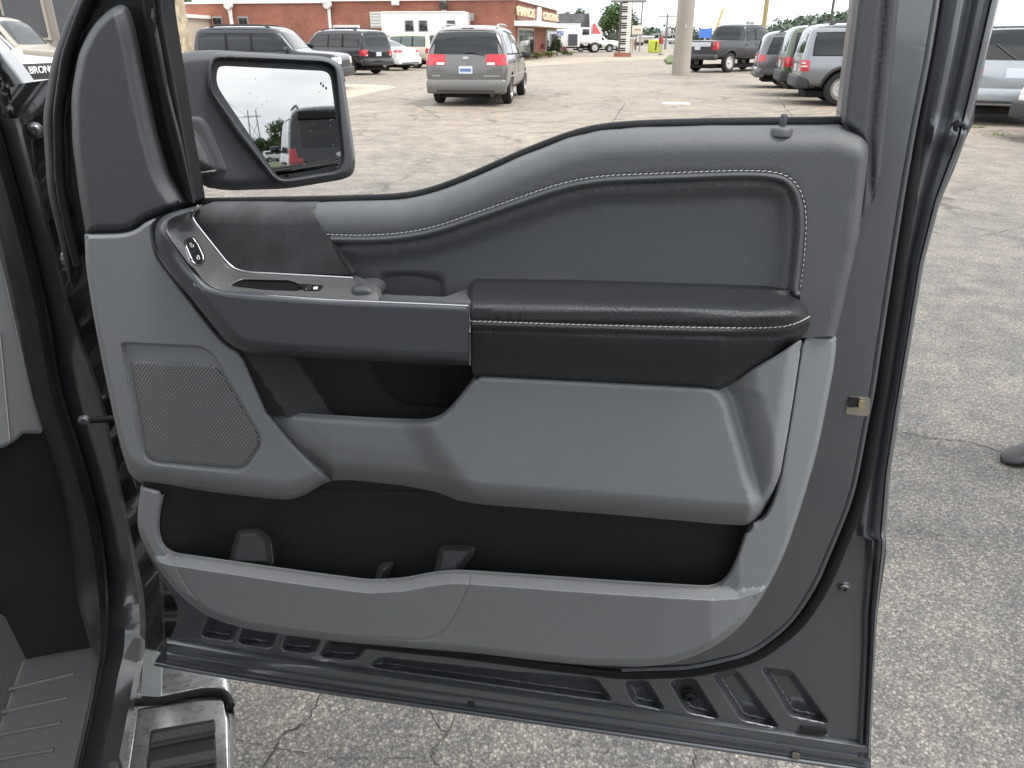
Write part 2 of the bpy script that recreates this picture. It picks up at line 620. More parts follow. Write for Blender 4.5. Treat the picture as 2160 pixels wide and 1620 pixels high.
# ---- pressed steel door shell -------------------------------------------------------------
SEALC = rp([(1985, -60), (1978, 0), (1955, 140), (1928, 277), (1905, 410), (1883, 553), (1870, 640), (1855, 740), (1841, 836),
            (1831, 880), (1806, 1017), (1787, 1080), (1722, 1234), (1668, 1317), (1585, 1380), (1460, 1409), (1314, 1413),
            (1127, 1390), (960, 1368), (700, 1345), (520, 1320), (420, 1285), (340, 1200), (280, 1100), (262, 1000), (190, 700), (160, 560),
            (250, 480), (330, 455), (430, 435), (660, 430), (920, 410), (1100, 335), (1265, 282), (1350, 275), (1780, 272), (1800, 150), (1816, -60)], 30)
shell_out = rp([(325, 1398, 6), (480, 1424), (700, 1458), (1000, 1501), (1300, 1544), (1600, 1588), (1837, 1624, 6), (1837, 1560), (1845, 1400),
                (1850, 1300), (1870, 1165), (1868, 1130), (1878, 1000), (1900, 850), (1925, 700), (1949, 553), (1985, 420), (2012, 360), (2038, 290, 10),
                (2052, 262, 8), (2060, 205, 5), (2109, 0), (2124, -60, 2), (1816, -60, 2), (1812, 0), (1780, 262), (1780, 285), (1350, 290), (1265, 300), (1100, 350), (920, 425), (660, 440),
                (430, 445), (395, 440), (300, 470), (190, 510), (182, 560), (205, 700), (255, 950), (300, 1060), (300, 1150), (352, 1240), (372, 1270), (378, 1300), (360, 1345)], 22)
ribs = [rp(q, 12, seg=6) for q in (
    [(1317, 1438), (1365, 1436), (1402, 1497), (1337, 1483)],
    [(1413, 1437), (1465, 1431), (1518, 1516), (1450, 1501)],
    [(1504, 1424), (1552, 1411), (1643, 1534), (1565, 1518)],
    [(1607, 1409), (1670, 1416), (1748, 1525), (1667, 1508)],
    [(800, 1388), (1100, 1420), (1258, 1432), (1292, 1478), (1250, 1472), (780, 1405)],
    [(440, 1300), (505, 1310), (492, 1352), (425, 1342)],
    [(520, 1310), (590, 1320), (574, 1366), (502, 1356)],
    [(612, 1325), (680, 1340), (662, 1378), (594, 1370)],
    [(700, 1340), (780, 1352), (752, 1392), (674, 1384)])]
flange = rp([(1880, 1010), (1872, 1130), (1840, 1138), (1832, 1000), (1850, 900), (1875, 760), (1900, 620), (1925, 500), (1960, 420), (1990, 400), (1960, 560), (1925, 720), (1900, 860)], 20)
_bx = np.array([325, 480, 700, 1000, 1300, 1600, 1837.0]); _by = np.array([1398, 1424, 1458, 1501, 1544, 1588, 1624.0])
_rx = np.array([2109, 2060, 2038, 1985, 1949, 1925, 1900, 1878, 1866, 1850, 1845, 1837.0]); _ry = np.array([0, 205, 290, 420, 553, 700, 850, 1000, 1165, 1300, 1400, 1560.0])
_yy = np.concatenate([np.linspace(-60, 1130, 90), np.linspace(1140, 1600, 40)])
_xe = np.interp(_yy, [-60] + list(_ry) + [1600], [2124] + list(_rx) + [1836.0]) - 1.0
_fy = [-60, 0, 140, 277, 410, 553, 640, 740, 836, 880, 1017, 1130]; _fx = [1985, 1978, 1955, 1928, 1905, 1883, 1870, 1855, 1841, 1831, 1806, 1790]
_xf = np.interp(_yy, _fy, _fx) + 6
_xf = np.where(_yy < 950, _xf, np.maximum(_xf, _xe - 60 - 10 * ss(950, 1100, _yy) + 30 * ss(1150, 1500, _yy)))
_xf = np.where(_yy > 1130, _xe - 40 + 12 * ss(1130, 1400, _yy), _xf)
def shell_w(x, y, d, fd):
    w = 0.030 * ss(-5, 9, fd[0])
    db = np.interp(x, _bx, _by) - y
    w = w - 0.006 * ss(58, 50, db)
    out = ss(4, -10, fd[0])
    dr = np.interp(y, _ry, _rx) - x
    w = w - 0.016 * ss(14, 24, x - np.interp(y, _yy, _xf)) * (x > 1700)
    for f in fd[1:10]:
        w = w - 0.021 * ss(-4, 12, f)
    return w
door = relief('door', shell_out, shell_w, PAINT, truck, step=15, rings=(3, 8, 14, 22), feats=[SEALC] + ribs, fr=(-10, -6, -2, 2, 6, 10), thick=0.045,
              lines=[(np.stack([g_.ravel() for g_ in np.meshgrid(np.arange(q.min(0)[0] - 6, q.max(0)[0] + 6, 5.0), np.arange(q.min(0)[1] - 6, q.max(0)[1] + 6, 5.0))], 1), (0,)) for q in ribs])
# hem flange down the latch edge and rails along the bottom edge: smooth pressed strips
_prof = [(0.0, 0.0012), (.10, .0005), (.20, .004), (.34, .006), (.40, .004), (.46, -.001), (.54, -.002), (.60, .002), (.68, .005), (.82, .007), (.86, .004), (.88, .0075), (.97, .006), (1.0, -.010)]
_bend = 0.010 * gs(_yy - 1150, 22) + 0.006 * gs(_yy - 285, 20)
flange_o = loft('latch_flange', [DOOR.at(_xf + (_xe - _xf) * f_, _yy, np.full(len(_yy), w_) + _bend * (f_ > .3)) for f_, w_ in _prof], PAINT, door, 60)
_xx = np.linspace(352, 1834, 110)
_yb = np.interp(_xx, _bx, _by)
_rp = [(0, -.012), (2, .001), (7, .003), (10, .000), (13, .000), (18, .004), (23, .005), (27, .002), (32, .002), (38, .006), (46, .006), (52, .002), (57, -.003)]
loft('bottom_rail', [DOOR.at(_xx, _yb - k_, np.full(len(_xx), w_ + 0.001)) for k_, w_ in _rp], PAINT, door, 60)
tag(door, 'open front passenger door shell in dark grey metallic paint')

sub = dict(parent=door)
# rubber weather seal round the latch side and bottom
sp_ = rp([(1996, -60), (1989, 0), (1966, 140), (1940, 277), (1917, 410), (1896, 553), (1884, 640), (1869, 740), (1856, 836),
          (1845, 890), (1822, 1020), (1802, 1085), (1738, 1240), (1683, 1322), (1595, 1388), (1465, 1419), (1314, 1424), (1127, 1401), (960, 1379), (700, 1352)], 40, False, 14)
wseal = tube('weather_seal', DOOR.at(sp_[:, 0], sp_[:, 1], np.full(len(sp_), 0.012)), 0.002 + 0.0060 * ss(120, 460, sp_[:, 1]), RUBBER, door, 10, nrm=EN, flat=0.7)
_fl = rp([(1985, -60), (1978, 0), (1955, 140), (1928, 277), (1905, 410), (1883, 553), (1870, 640), (1855, 740), (1841, 836), (1831, 880), (1806, 1017), (1787, 1080), (1722, 1234), (1668, 1317), (1585, 1380), (1460, 1409), (1314, 1413)], 40, False, 10)
tube('shell_lip', DOOR.at(_fl[:, 0] - 3, _fl[:, 1] - 1, np.full(len(_fl), 0.0275)), 0.0032, PAINT, door, 8)
# dirty lower rail lip
tube('lower_hem', door_path([(328, 1400), (480, 1427), (700, 1461), (1000, 1504), (1300, 1547), (1600, 1591), (1834, 1626)], 0.002), 0.004, PAINT, door, 8)
bolt('bolt', 1780, 1238, 0.0, 0.0075, BOLTM, door)
bolt('bolt', 1455, 1466, -0.012, 0.010, RUBBER, door)
bolt('bolt', 2022, 270, 0.006, 0.007, RUBBER, door)
relief('drain_slot', rp([(1688, 1535), (1745, 1541), (1743, 1551), (1686, 1545)], 6, seg=4), lambda x, y, d, f: 0.0035, dark('slot_black', (0.004, 0.004, 0.004)), door, step=10, rings=(2,), thick=0.003)
relief('drain_slot', rp([(1671, 1589), (1688, 1592), (1688, 1603), (1671, 1600)], 4, seg=4), lambda x, y, d, f: 0.0065, mat('slot_dirt', (0.12, 0.10, 0.08), 0.9), door, step=10, rings=(2,), thick=0.003)
relief('drain_slot', rp([(986, 1480), (1000, 1482), (1000, 1492), (986, 1490)], 4, seg=4), lambda x, y, d, f: 0.0065, dark('slot_black'), door, step=10, rings=(2,), thick=0.003)
# latch mouth
relief('latch_mouth', rp([(1790, 836), (1836, 840), (1834, 874), (1826, 879), (1784, 873)], 5, seg=4), lambda x, y, d, f: 0.0315 + 0 * x, STEEL, door, step=10, rings=(2,), thick=0.004)
relief('latch_slot', rp([(1792, 838), (1815, 840), (1813, 858), (1788, 860)], 4, seg=4), lambda x, y, d, f: 0.0335 + 0 * x, dark('slot_black'), door, step=10, rings=(2,), thick=0.003)
relief('latch_claw', rp([(1812, 846), (1824, 847), (1823, 864), (1811, 864)], 3, seg=4), lambda x, y, d, f: 0.036 + 0 * x, mat('brass_claw', (0.45, 0.38, 0.22), 0.35, 0.8), door, step=10, rings=(2,), thick=0.003)
# window frame: rear post trim
relief('window_frame_trim', rp([(1817, -60, 2), (1897, -60, 2), (1896, 0), (1872, 240), (1858, 370), (1842, 425), (1812, 470, 8), (1828, 330), (1826, 300), (1805, 276), (1779, 262, 3)], 20),
       lambda x, y, d, f: 0.036 + 0.006 * rnd(d, 10) - 0.004 * gs(x - np.interp(y, [-60, 277], [1872, 1838]), 7), SAILP, door, step=7)
# front frame behind the sail panel
relief('window_frame_front', rp([(190, -60, 2), (352, -60, 2), (345, 0), (412, 425, 6), (395, 445), (300, 470), (182, 512), (168, 600), (150, 610), (128, 520), (100, 400), (90, 250), (108, 130), (140, 40)], 30),
       lambda x, y, d, f: 0.010 + 0.020 * rnd(d, 18) - 0.010 * gs(x - np.interp(y, [-60, 40, 130, 250, 400, 520], [225, 172, 142, 124, 132, 158]), 8), RUBBER, door, step=16)
tube('frame_seal', door_path([(215, -60), (176, 20), (140, 120), (122, 250), (126, 380), (142, 470), (165, 560)], 0.034), 0.006, RUBBER, door, 8)
relief('glass_run', rp([(288, -60, 2), (335, -60, 2), (345, 40), (378, 220), (414, 425, 4), (396, 436, 4), (352, 290), (318, 130), (300, 20)], 30),
       lambda x, y, d, f: 0.040 + 0.008 * rnd(d, 8), RUBBER, door, step=14)
tube('glass_run_lip', door_path([(318, -60), (324, 40), (352, 190), (380, 300), (408, 428)], 0.050), 0.0025, PAINT_DK, door, 6)
# sail panel
SAIL_R = rp([(262, 8), (280, 50), (296, 140), (322, 270), (350, 370), (392, 432)], 30, False)
def sail_w(x, y, d, f):
    dr = pline_dist(x, y, SAIL_R)
    return 0.040 + 0.024 * rnd(d, 20) - 0.010 * ss(34, 8, dr)
relief('sail_panel', rp([(181, 492, 3), (168, 420), (152, 300), (150, 200), (166, 110), (196, 52), (232, 18), (255, 8), (272, 16), (286, 60), (302, 140), (330, 270), (358, 370), (398, 433, 4), (345, 452), (305, 466), (285, 484), (262, 491)], 26),
       sail_w, SAILP, door, step=12, rings=(3, 8, 14, 20, 30), lines=[(SAIL_R, (6, 12, 18, 24, 30, 36, -6, -12))])
# belt moulding along the window opening
belt = [(416, 428), (660, 424), (850, 419), (920, 403), (1000, 372), (1100, 327), (1200, 288), (1265, 272), (1350, 265), (1500, 261), (1775, 258)]
tube('belt_moulding', door_path(belt, 0.018, r=60), 0.006, RUBBER, door, 8)
tube('belt_lip', door_path([(a, b - 3) for a, b in belt], 0.006, r=60), 0.003, dark('belt_black'), door, 8)

# ---- inner trim panel ---------------------------------------------------------------------
relief_back = relief('door_trim', rp([(200, 520), (330, 470), (660, 440), (920, 425), (1100, 350), (1265, 300), (1780, 285), (1815, 320), (1790, 560), (1745, 800), (1700, 980), (1620, 1200), (1540, 1310), (1400, 1380), (1150, 1375), (700, 1330), (520, 1310), (400, 1240), (310, 1110), (270, 960)], 20),
                     lambda x, y, d, f: 0.031 + 0 * x, BLACKP2, truck, step=40, rings=(), thick=0.004)
trim = relief_back
tag(trim, 'two tone grey inner trim of the open passenger door')

_tx = np.array([660, 850, 920, 1000, 1100, 1200, 1265, 1350, 1500, 1770, 1834.0])
_ty = np.array([427, 421, 405, 374, 329, 290, 275, 268, 264, 262, 285.0])
STITCH = [(688, 494), (760, 497), (850, 492), (920, 478), (1000, 450), (1100, 415), (1180, 387), (1260, 371), (1400, 365), (1560, 359), (1630, 361), (1666, 372), (1690, 400), (1702, 450), (1698, 530), (1688, 612)]
st_line = rp(STITCH, 45, False, 6)
pad_insert = np.concatenate([st_line, rp([(1688, 612), (1680, 716), (800, 690), (745, 590), (690, 496)], 2, False)])
cup = rp([(806, 580), (868, 576), (934, 588), (936, 640), (930, 660), (806, 655)], 14, seg=5)
def pad_w(x, y, d, fd):
    dt = y - np.interp(x, _tx, _ty)
    w = 0.022 + 0.036 * rnd(dt, 62)
    si = pline_dist(x, y, st_line) * np.sign(fd[0])
    w = w + 0.0025 * gs(si - 13, 7) - 0.004 * gs(si - 3, 3.5) * 0.5 - 0.004 * gs(si - 24, 5)
    w = w - 0.006 * ss(10, 26, si) * (fd[0] > 0) - 0.011 * ss(24, 66, si) * (fd[0] > 0)
    rr = np.interp(y, [262, 310, 500, 600, 708], [1826, 1834, 1812, 1790, 1764]) - x
    w = w - 0.020 * (1 - rnd(np.clip(rr, 0, 99), 20))
    w = w - 0.020 * ss(-8, 24, fd[1])
    return np.maximum(w, np.where(dt > 30, 0.0335, 0.0))
upad = relief('upper_pad', rp([(663, 427, 4), (700, 424), (850, 421), (920, 405), (1000, 374), (1100, 329), (1200, 290), (1265, 275), (1350, 268), (1500, 264), (1770, 262), (1806, 268), (1832, 288, 10), (1834, 315), (1812, 500), (1790, 600), (1764, 708, 6), (1690, 714), (1500, 704), (990, 690), (930, 668), (800, 660), (785, 640), (745, 580, 2), (660, 443, 4)], 40),
              pad_w, VINYL, trim, step=13, rings=(3, 8, 16), feats=[pad_insert, cup], fr=(-4, -2, 3, 7, 12, 18, 24, 32), thick=0.03)
def on_surf(C, fn, lift):
    return DOOR.at(C[:, 0], C[:, 1], fn + lift)
_w = pad_w(st_line[:, 0], st_line[:, 1], np.full(len(st_line), 99.0), [np.full(len(st_line), 0.001), np.full(len(st_line), -99.0)])
stitches('stitching', on_surf(st_line, _w, 0.0022), THREAD, trim)
# suede insert
relief('suede_insert', rp([(410, 446, 8), (430, 431), (663, 427, 3), (658, 445, 3), (743, 580, 3), (518, 573), (492, 563), (474, 545), (410, 462)], 14),
       lambda x, y, d, f: 0.030 + 0.030 * rnd(y - 428, 46), SUEDE, trim, step=14)
tube('insert_edge', door_path([(662, 430), (660, 446), (746, 584)], [0.036, 0.058, 0.062], r=6), 0.0012, BLACKP, trim, 6)
# light grey speaker panel
SPK = rp([(253, 722), (425, 730), (452, 748), (553, 921), (554, 942), (522, 992), (500, 998), (328, 981), (302, 968), (294, 945)], 12, seg=6)
def spk_w(x, y, d, fd):
    yb = np.interp(x, [270, 295, 420, 560, 612, 650, 703], [1000, 1022, 1036, 1053, 1057, 1043, 1016.0])
    w = 0.044 + 0.030 * rnd(d, 11)
    w = w - 0.026 * (1 - np.clip((yb - y) / 46.0, 0, 1)) ** 2
    w = w - 0.0065 * ss(-1, 5, fd[0])
    w = w + 0.010 * ss(520, 470, y)* ss(300,250,x) * 0
    return w
relief('speaker_panel', rp([(178, 493, 5), (262, 491), (288, 482), (306, 466), (345, 452), (330, 466), (322, 490), (330, 530), (346, 556), (430, 664), (478, 724), (512, 742), (566, 868, 4), (622, 936), (704, 1016, 4), (682, 1020), (652, 1042), (612, 1057), (560, 1053), (296, 1022), (272, 1000), (262, 965), (240, 880), (215, 760), (196, 660), (181, 560)], 24),
       spk_w, GREY, trim, step=15, rings=(3, 7, 12, 20, 32, 46), feats=[SPK], fr=(-5, -2, 2, 5), thick=0.04)
relief('speaker_cover', rp([(274, 761), (442, 768), (464, 782), (547, 921), (548, 938), (516, 984), (500, 989), (326, 974), (309, 962)], 10, seg=6),
       lambda x, y, d, f: 0.0675 + 0.0035 * rnd(d, 9), GRILLE, trim, step=22, rings=(2, 5, 9), thick=0.004)
# cavity under the pull handle
relief('door_bin_liner', rp([(500, 736), (1010, 765), (1012, 800), (940, 896), (690, 892), (556, 872)], 8),
       lambda x, y, d, f: 0.033 + 0.034 * np.clip((np.interp(y, [740, 880], [612, 706]) - x) / 100.0, 0, 1), BLACKP2, trim, step=6, thick=0.005)
relief('bin_cover', rp([(778, 764), (1012, 770), (1012, 800), (950, 862), (930, 860), (850, 852), (824, 836)], 20), lambda x, y, d, f: 0.037 + 0.001 * rnd(d, 5), BLACKP, trim, step=30, thick=0.004)
# mid panel with its sculpted face
MR_LINE = rp([(1712, 709), (1692, 720), (1668, 880), (1641, 1030), (1622, 1081), (1602, 1102), (1590, 1107)], 20, False, 7)
PLAT = rp([(985, 790), (1500, 815), (1530, 838), (1596, 1070), (1580, 1120), (1000, 1060), (955, 1010), (880, 880)], 30)
MIDC = rp([(566, 869, 3), (600, 873), (780, 885), (895, 889), (926, 881), (950, 861), (1000, 796, 8), (1200, 806), (1400, 817), (1515, 823, 5), (1560, 799), (1640, 754), (1692, 720, 4), (1668, 880), (1641, 1030), (1622, 1080), (1602, 1101), (1577, 1109), (1500, 1104), (1300, 1086), (1000, 1063), (950, 1051), (850, 1031), (704, 1016, 4), (622, 936)], 26)
_mbx = [566, 622, 704, 850, 950, 1000, 1300, 1500, 1577, 1602, 1641.0]; _mby = [869, 936, 1016, 1031, 1051, 1063, 1086, 1104, 1109, 1101, 1030.0]
_mtx = [566, 780, 895, 926, 950, 1000, 1515.0]; _mty = [869, 885, 889, 881, 861, 796, 823.0]
def mid_w(x, y, d, fd):
    db = np.interp(x, _mbx, _mby) - y
    dt = y - np.interp(x, _mtx, _mty)
    w = 0.074 + 0.022 * np.where(x < 1000, ss(-44, 22, fd[0]), ss(-20, 12, fd[0]))
    xr = x - np.interp(y, [820, 838, 1070, 1120], [1518, 1530, 1592, 1602])
    w = w + 0.026 * ss(0, 84, xr)
    dR = pline_dist(x, y, MR_LINE)
    w = np.where(xr > 0, 0.066 + (w - 0.066) * rnd(dR, 30), w)
    w = w - 0.040 * (1 - np.clip(db / 50.0, 0, 1)) ** 2 * ss(560, 760, x)
    w = w - 0.016 * (1 - rnd(np.clip(dt, 0, 99), 17)) * (x < 1010)
    w = w - 0.014 * ss(90, 0, db) * ss(1000, 900, x) * ss(600, 720, x)
    w = w - 0.020 * ss(560 + 90, 560, x)
    return w
relief('mid_panel', MIDC, mid_w, GREY, trim, step=14, rings=(3, 8, 14, 22, 34, 50), feats=[PLAT], fr=(-30, -18, -8, 8, 18), thick=0.006)
# lower pocket: dark liner, then the light grey wall around its mouth
def liner_w(x, y, d, fd):
    w = 0.032 + 0.0 * x
    w = w + 0.022 * np.clip((440 - x - (y - 1040) * 0.10) / 90.0, 0, 1)
    return w
relief('pocket_liner', rp([(300, 1010), (620, 1030), (1000, 1040), (1600, 1090), (1590, 1200), (1545, 1270), (1000, 1240), (360, 1195), (310, 1130)], 20), liner_w, BLACKP2, trim, step=18, thick=0.004)
for k, q in enumerate(([(478, 1196), (500, 1118), (545, 1114), (572, 1140), (578, 1200)], [(786, 1232), (800, 1190), (832, 1186), (822, 1210), (806, 1236)], [(912, 1218), (928, 1152), (1000, 1152), (1002, 1168), (962, 1218)])):
    relief('pocket_rib', rp(q, 12, seg=6), lambda x, y, d, f: 0.034 + 0.026 * np.clip(d / 13.0, 0, 1) ** 0.8, BLACKP3, trim, step=7, rings=(3, 7, 10, 13), thick=0.01)
POCK_IN = [(1578, 1110), (1551, 1190), (1530, 1226), (1500, 1240), (1300, 1228), (1000, 1207), (950, 1205), (910, 1210), (850, 1222), (780, 1226), (640, 1208), (360, 1168), (340, 1150), (332, 1120), (335, 1080), (346, 1036)]
pk_line = rp(POCK_IN, 26, False, 7)
pocket_out = rp([(297, 1022, 6), (288, 1100), (298, 1140), (345, 1215), (385, 1262), (440, 1303), (520, 1328), (700, 1353), (900, 1370), (1000, 1378), (1150, 1396), (1250, 1405), (1350, 1407), (1420, 1400), (1500, 1370), (1565, 1322), (1615, 1250), (1655, 1170), (1690, 1070), (1725, 950), (1745, 850), (1762, 760), (1765, 711, 5), (1712, 708, 4), (1692, 720, 4), (1668, 880), (1641, 1030), (1622, 1081), (1602, 1102, 12)]
                + [(a, b, 24) for a, b in POCK_IN] + [(330, 1030, 6)], 40)
SEAM = rp([(362, 1166), (372, 1200), (405, 1255), (450, 1302), (520, 1318), (700, 1342), (890, 1352), (920, 1345), (945, 1322), (975, 1268), (1000, 1206), (950, 1204), (905, 1210), (850, 1222), (780, 1226), (640, 1208)], 30, seg=6)
_crx = [285, 330, 362, 640, 780, 850, 910, 950, 1000, 1300, 1500, 1560, 1610, 1660]; _cry = [1180, 1186, 1194, 1235, 1253, 1249, 1238, 1233, 1234, 1256, 1268, 1264, 1246, 1200]
def pocket_w(x, y, d, fd):
    cr = np.interp(x, _crx, _cry)
    front = np.interp(x, [285, 345, 420, 1400, 1500, 1560, 1620, 1700], [0.068, 0.084, 0.104, 0.106, 0.100, 0.086, 0.071, 0.066])
    ring = np.interp(x, [285, 345, 365, 430, 1480, 1525, 1560, 1660, 1765], [0.064, 0.068, 0.056, 0.0, 0.0, 0.062, 0.069, 0.063, 0.048])
    top = np.maximum(ring, front - np.clip(cr - y, 0, 999) * 0.00108)
    low = front - np.clip(y - cr, 0, 999) * 0.00016
    w = np.where(y < cr, top, low)
    dm = np.minimum(pline_dist(x, y, MR_LINE), pline_dist(x, y, pk_line))
    edge = rnd(d, np.where(y > 1260, 16.0, 10.0))
    edge = np.where(dm <= d + 1.0, 0.80 + 0.20 * rnd(dm, 5.0), edge)
    w = 0.036 + (w - 0.036) * edge
    w = w - 0.0016 * gs(fd[0], 1.6)
    return w
relief('lower_pocket', pocket_out, pocket_w, GREY, trim, step=14, rings=(3, 7, 12, 18, 24, 30, 38), feats=[SEAM], fr=(-3, -1.5, 1.5, 3), thick=0.004,
       creases=[np.stack([np.arange(300, 1640, 8.0), np.interp(np.arange(300, 1640, 8.0), _crx, _cry)], 1)],
       lines=[(np.stack([np.arange(300, 1640, 8.0), np.interp(np.arange(300, 1640, 8.0), _crx, _cry)], 1), (-6, -2, 2, 6))])
# pull handle bezel and switch plate
HB_IN = rp([(405, 447), (362, 463), (352, 476), (354, 490), (436, 602), (470, 614), (560, 622), (700, 632), (850, 638), (990, 644)], 18, False, 7)
HB_OUT = rp([(420, 434), (345, 452), (326, 478), (328, 515), (345, 553), (430, 663), (478, 722), (510, 741), (560, 748), (700, 758), (850, 766), (990, 772)], 26, False, 7)
def hb_w(x, y, d, fd):
    di = pline_dist(x, y, HB_IN); do = pline_dist(x, y, HB_OUT)
    up = ss(620, 520, y)
    w = (0.084 - 0.012 * up) + (0.046 - 0.010 * up) * rnd(do, np.where(y < 600, 34.0, 26.0))
    return w - 0.008 * (1 - rnd(di, 13))
hb = np.concatenate([HB_OUT, HB_IN[::-1]])
relief('handle_bezel', hb, hb_w, SATIN, trim, step=13, rings=(3, 7, 13, 20, 30), thick=0.008)
tube('handle_edge_trim', door_path([(352, 478), (354, 492), (436, 604), (470, 616), (560, 624), (700, 634), (850, 640), (988, 646)], [0.106, 0.110, 0.118, 0.124, 0.126, 0.126, 0.126], r=24), 0.0016, BRIGHT, trim, 8)
tube('handle_end_trim', door_path([(989, 646), (991, 700), (991, 770)], [0.126, 0.128, 0.118], r=4), 0.0009, BRIGHT, trim, 6)
SW_BACK = rp([(418, 434), (404, 452), (410, 467), (478, 552), (494, 567), (520, 574), (745, 586)], 16, False, 7)
SW_FRONT = rp([(405, 447), (362, 463), (352, 476), (354, 490), (436, 602), (470, 614), (560, 622), (700, 632), (800, 636)], 18, False, 7)
swcup = rp([(478, 604), (508, 588), (612, 590), (632, 598), (650, 606), (630, 616), (560, 613)], 8, seg=5)
def sw_w(x, y, d, fd):
    a = pline_dist(x, y, SW_BACK); b = pline_dist(x, y, SW_FRONT)
    f = a / np.maximum(a + b, 1e-3)
    w = 0.062 + (0.121 - 0.062) * f
    w = w - 0.016 * ss(0, 9, fd[0])
    return w
swp = np.concatenate([SW_FRONT, rp([(800, 636), (797, 615), (770, 598), (745, 586)], 14, False, 7)[1:], SW_BACK[::-1][1:-1]])
relief('switch_plate', swp, sw_w, WARM, trim, step=12, rings=(3, 7), feats=[swcup], fr=(-3, 3, 6), thick=0.01)
relief('switch_cup', rp([(486, 602), (510, 590), (610, 592), (640, 604), (625, 612), (560, 610)], 8, seg=5), lambda x, y, d, f: sw_w(x, y, d, [np.full(x.shape, -9.0)]) - 0.006 * rnd(d, 8), BLACKP, trim, step=9, rings=(2, 5, 9), thick=0.004)
tube('plate_edge_trim', DOOR.at(SW_BACK[:, 0], SW_BACK[:, 1], np.full(len(SW_BACK), 0.064)), 0.0014, CHROME, trim, 8)
relief('grab_end', rp([(738, 606), (770, 600), (792, 608), (798, 626), (786, 640), (740, 634)], 14, seg=5), lambda x, y, d, f: 0.094 + 0.014 * rnd(d, 16), SAILP, trim, step=8, rings=(2, 5, 9, 14), thick=0.03)
# grab recess floor joining the handle and the arm rest
relief('grab_floor', rp([(795, 625), (830, 628), (935, 632), (988, 612), (992, 648), (850, 642), (780, 638)], 8, seg=6), lambda x, y, d, f: 0.050 + 0.066 * ss(612, 642, y), VINYL, trim, step=10, thick=0.01)
# lock rocker
def sw_at(pts, lift=0.0, r=6, seg=3):
    C = rp(pts, r, True, seg)
    return C
LK = [(393, 503), (404, 500), (414, 510), (430, 545), (427, 556), (414, 559), (405, 550), (391, 516)]
def sw_lift(l, rd=4):
    return lambda x, y, d, f: sw_w(x, y, d, [np.full(x.shape, -9.0)]) + l + 0.0015 * rnd(d, rd)
relief('lock_switch', rp(LK, 7, seg=3), sw_lift(0.0015), BLACKP, trim, step=8, rings=(2, 4), thick=0.004)
_c = rp(LK, 7, True, 4)
tube('switch_ring', DOOR.at(_c[:, 0], _c[:, 1], sw_w(_c[:, 0], _c[:, 1], None, [np.full(len(_c), -9.0)]) + 0.002), 0.0011, CHROME, trim, 6, closed=True)
_c = np.array([(406, 533), (416, 527)])
tube('switch_divider', DOOR.at(_c[:, 0], _c[:, 1], sw_w(_c[:, 0], _c[:, 1], None, [np.full(2, -9.0)]) + 0.004), 0.0007, CHROME, trim, 5)
for cx, cy, opened in ((405, 517, True), (418, 543, False)):
    q = rp([(cx - 3, cy), (cx + 3, cy - 1), (cx + 3.5, cy + 3.5), (cx - 2, cy + 4)], 1.0, True, 2)
    tube('lock_symbol', DOOR.at(q[:, 0], q[:, 1], sw_w(q[:, 0], q[:, 1], None, [np.full(len(q), -9.0)]) + 0.0045), 0.00025, WHITEP, trim, 4, closed=True)
    o = -3 if opened else 0
    q = rp([(cx - 2 + o, cy - 1), (cx - 2 + o, cy - 4), (cx + 1.5 + o, cy - 4.5), (cx + 2 + o, cy - 1.5)], 2, False, 2)
    tube('lock_symbol', DOOR.at(q[:, 0], q[:, 1], sw_w(q[:, 0], q[:, 1], None, [np.full(len(q), -9.0)]) + 0.0045), 0.00025, WHITEP, trim, 4)
relief('window_switch', rp([(628, 600), (680, 604), (674, 613), (640, 612)], 4, seg=4), sw_lift(0.002), BLACKP, trim, step=8, rings=(2, 4), thick=0.004)
relief('window_switch_tab', rp([(640, 611), (650, 602), (656, 603), (648, 612)], 2, seg=3), sw_lift(0.004), CHROME, trim, step=8, rings=(1.5,), thick=0.002)
relief('window_symbol', rp([(662, 605), (670, 605), (669, 610), (661, 610)], 1, seg=3), sw_lift(0.0042), WHITEP, trim, step=8, rings=(1.5,), thick=0.0005)
# padded arm rest
AR_BACK = rp([(986, 604), (1000, 594), (1200, 596), (1500, 605), (1682, 612)], 10, False, 8)
ARM_ST = [(990, 677), (1200, 684), (1400, 689), (1560, 692), (1640, 691), (1680, 683), (1714, 664)]
ar_st = rp(ARM_ST, 60, False, 5)
_ax = [985, 1000, 1200, 1500, 1682, 1705, 1716]; _ab = [604, 594, 596, 605, 612, 624, 640]
_abt = [797, 798, 807, 823.5]
def arm_w(x, y, d, fd):
    yb = np.interp(x, _ax, _ab)
    dt = y - yb
    w = 0.052 + 0.076 * (0.72 * ss(0, 1, dt / 58.0) + 0.28 * rnd(dt, 66))
    s = y - np.interp(x, [p[0] for p in ARM_ST], [p[1] for p in ARM_ST])
    w = w - 0.0022 * gs(s, 3.5) + 0.0012 * gs(s - 9, 6) - 0.0028 * gs(s - 19, 4)
    bot = np.interp(x, [990, 1000, 1200, 1400, 1515, 1560, 1640, 1690, 1716], [797, 797, 807, 817, 824, 800, 755, 720, 690]) - y
    w = w - 0.034 * ss(120, 0, bot) - 0.014 * (1 - rnd(np.clip(bot, 0, 99), 14))
    w = w - 0.058 * (1 - rnd(np.clip(d, 0, 999), 52)) * ss(1610, 1690, x) * ss(0, 18, dt)
    w = w - 0.012 * (1 - rnd(np.clip(x - 986, 0, 99), 12))
    return w
arm_c = rp([(986, 604), (1000, 594, 10), (1200, 596), (1500, 605), (1682, 612, 40), (1710, 626), (1716, 650), (1714, 690), (1692, 720), (1640, 755), (1560, 800), (1515, 824, 6), (1300, 813), (1000, 797, 6), (993, 765), (990, 650)], 26)
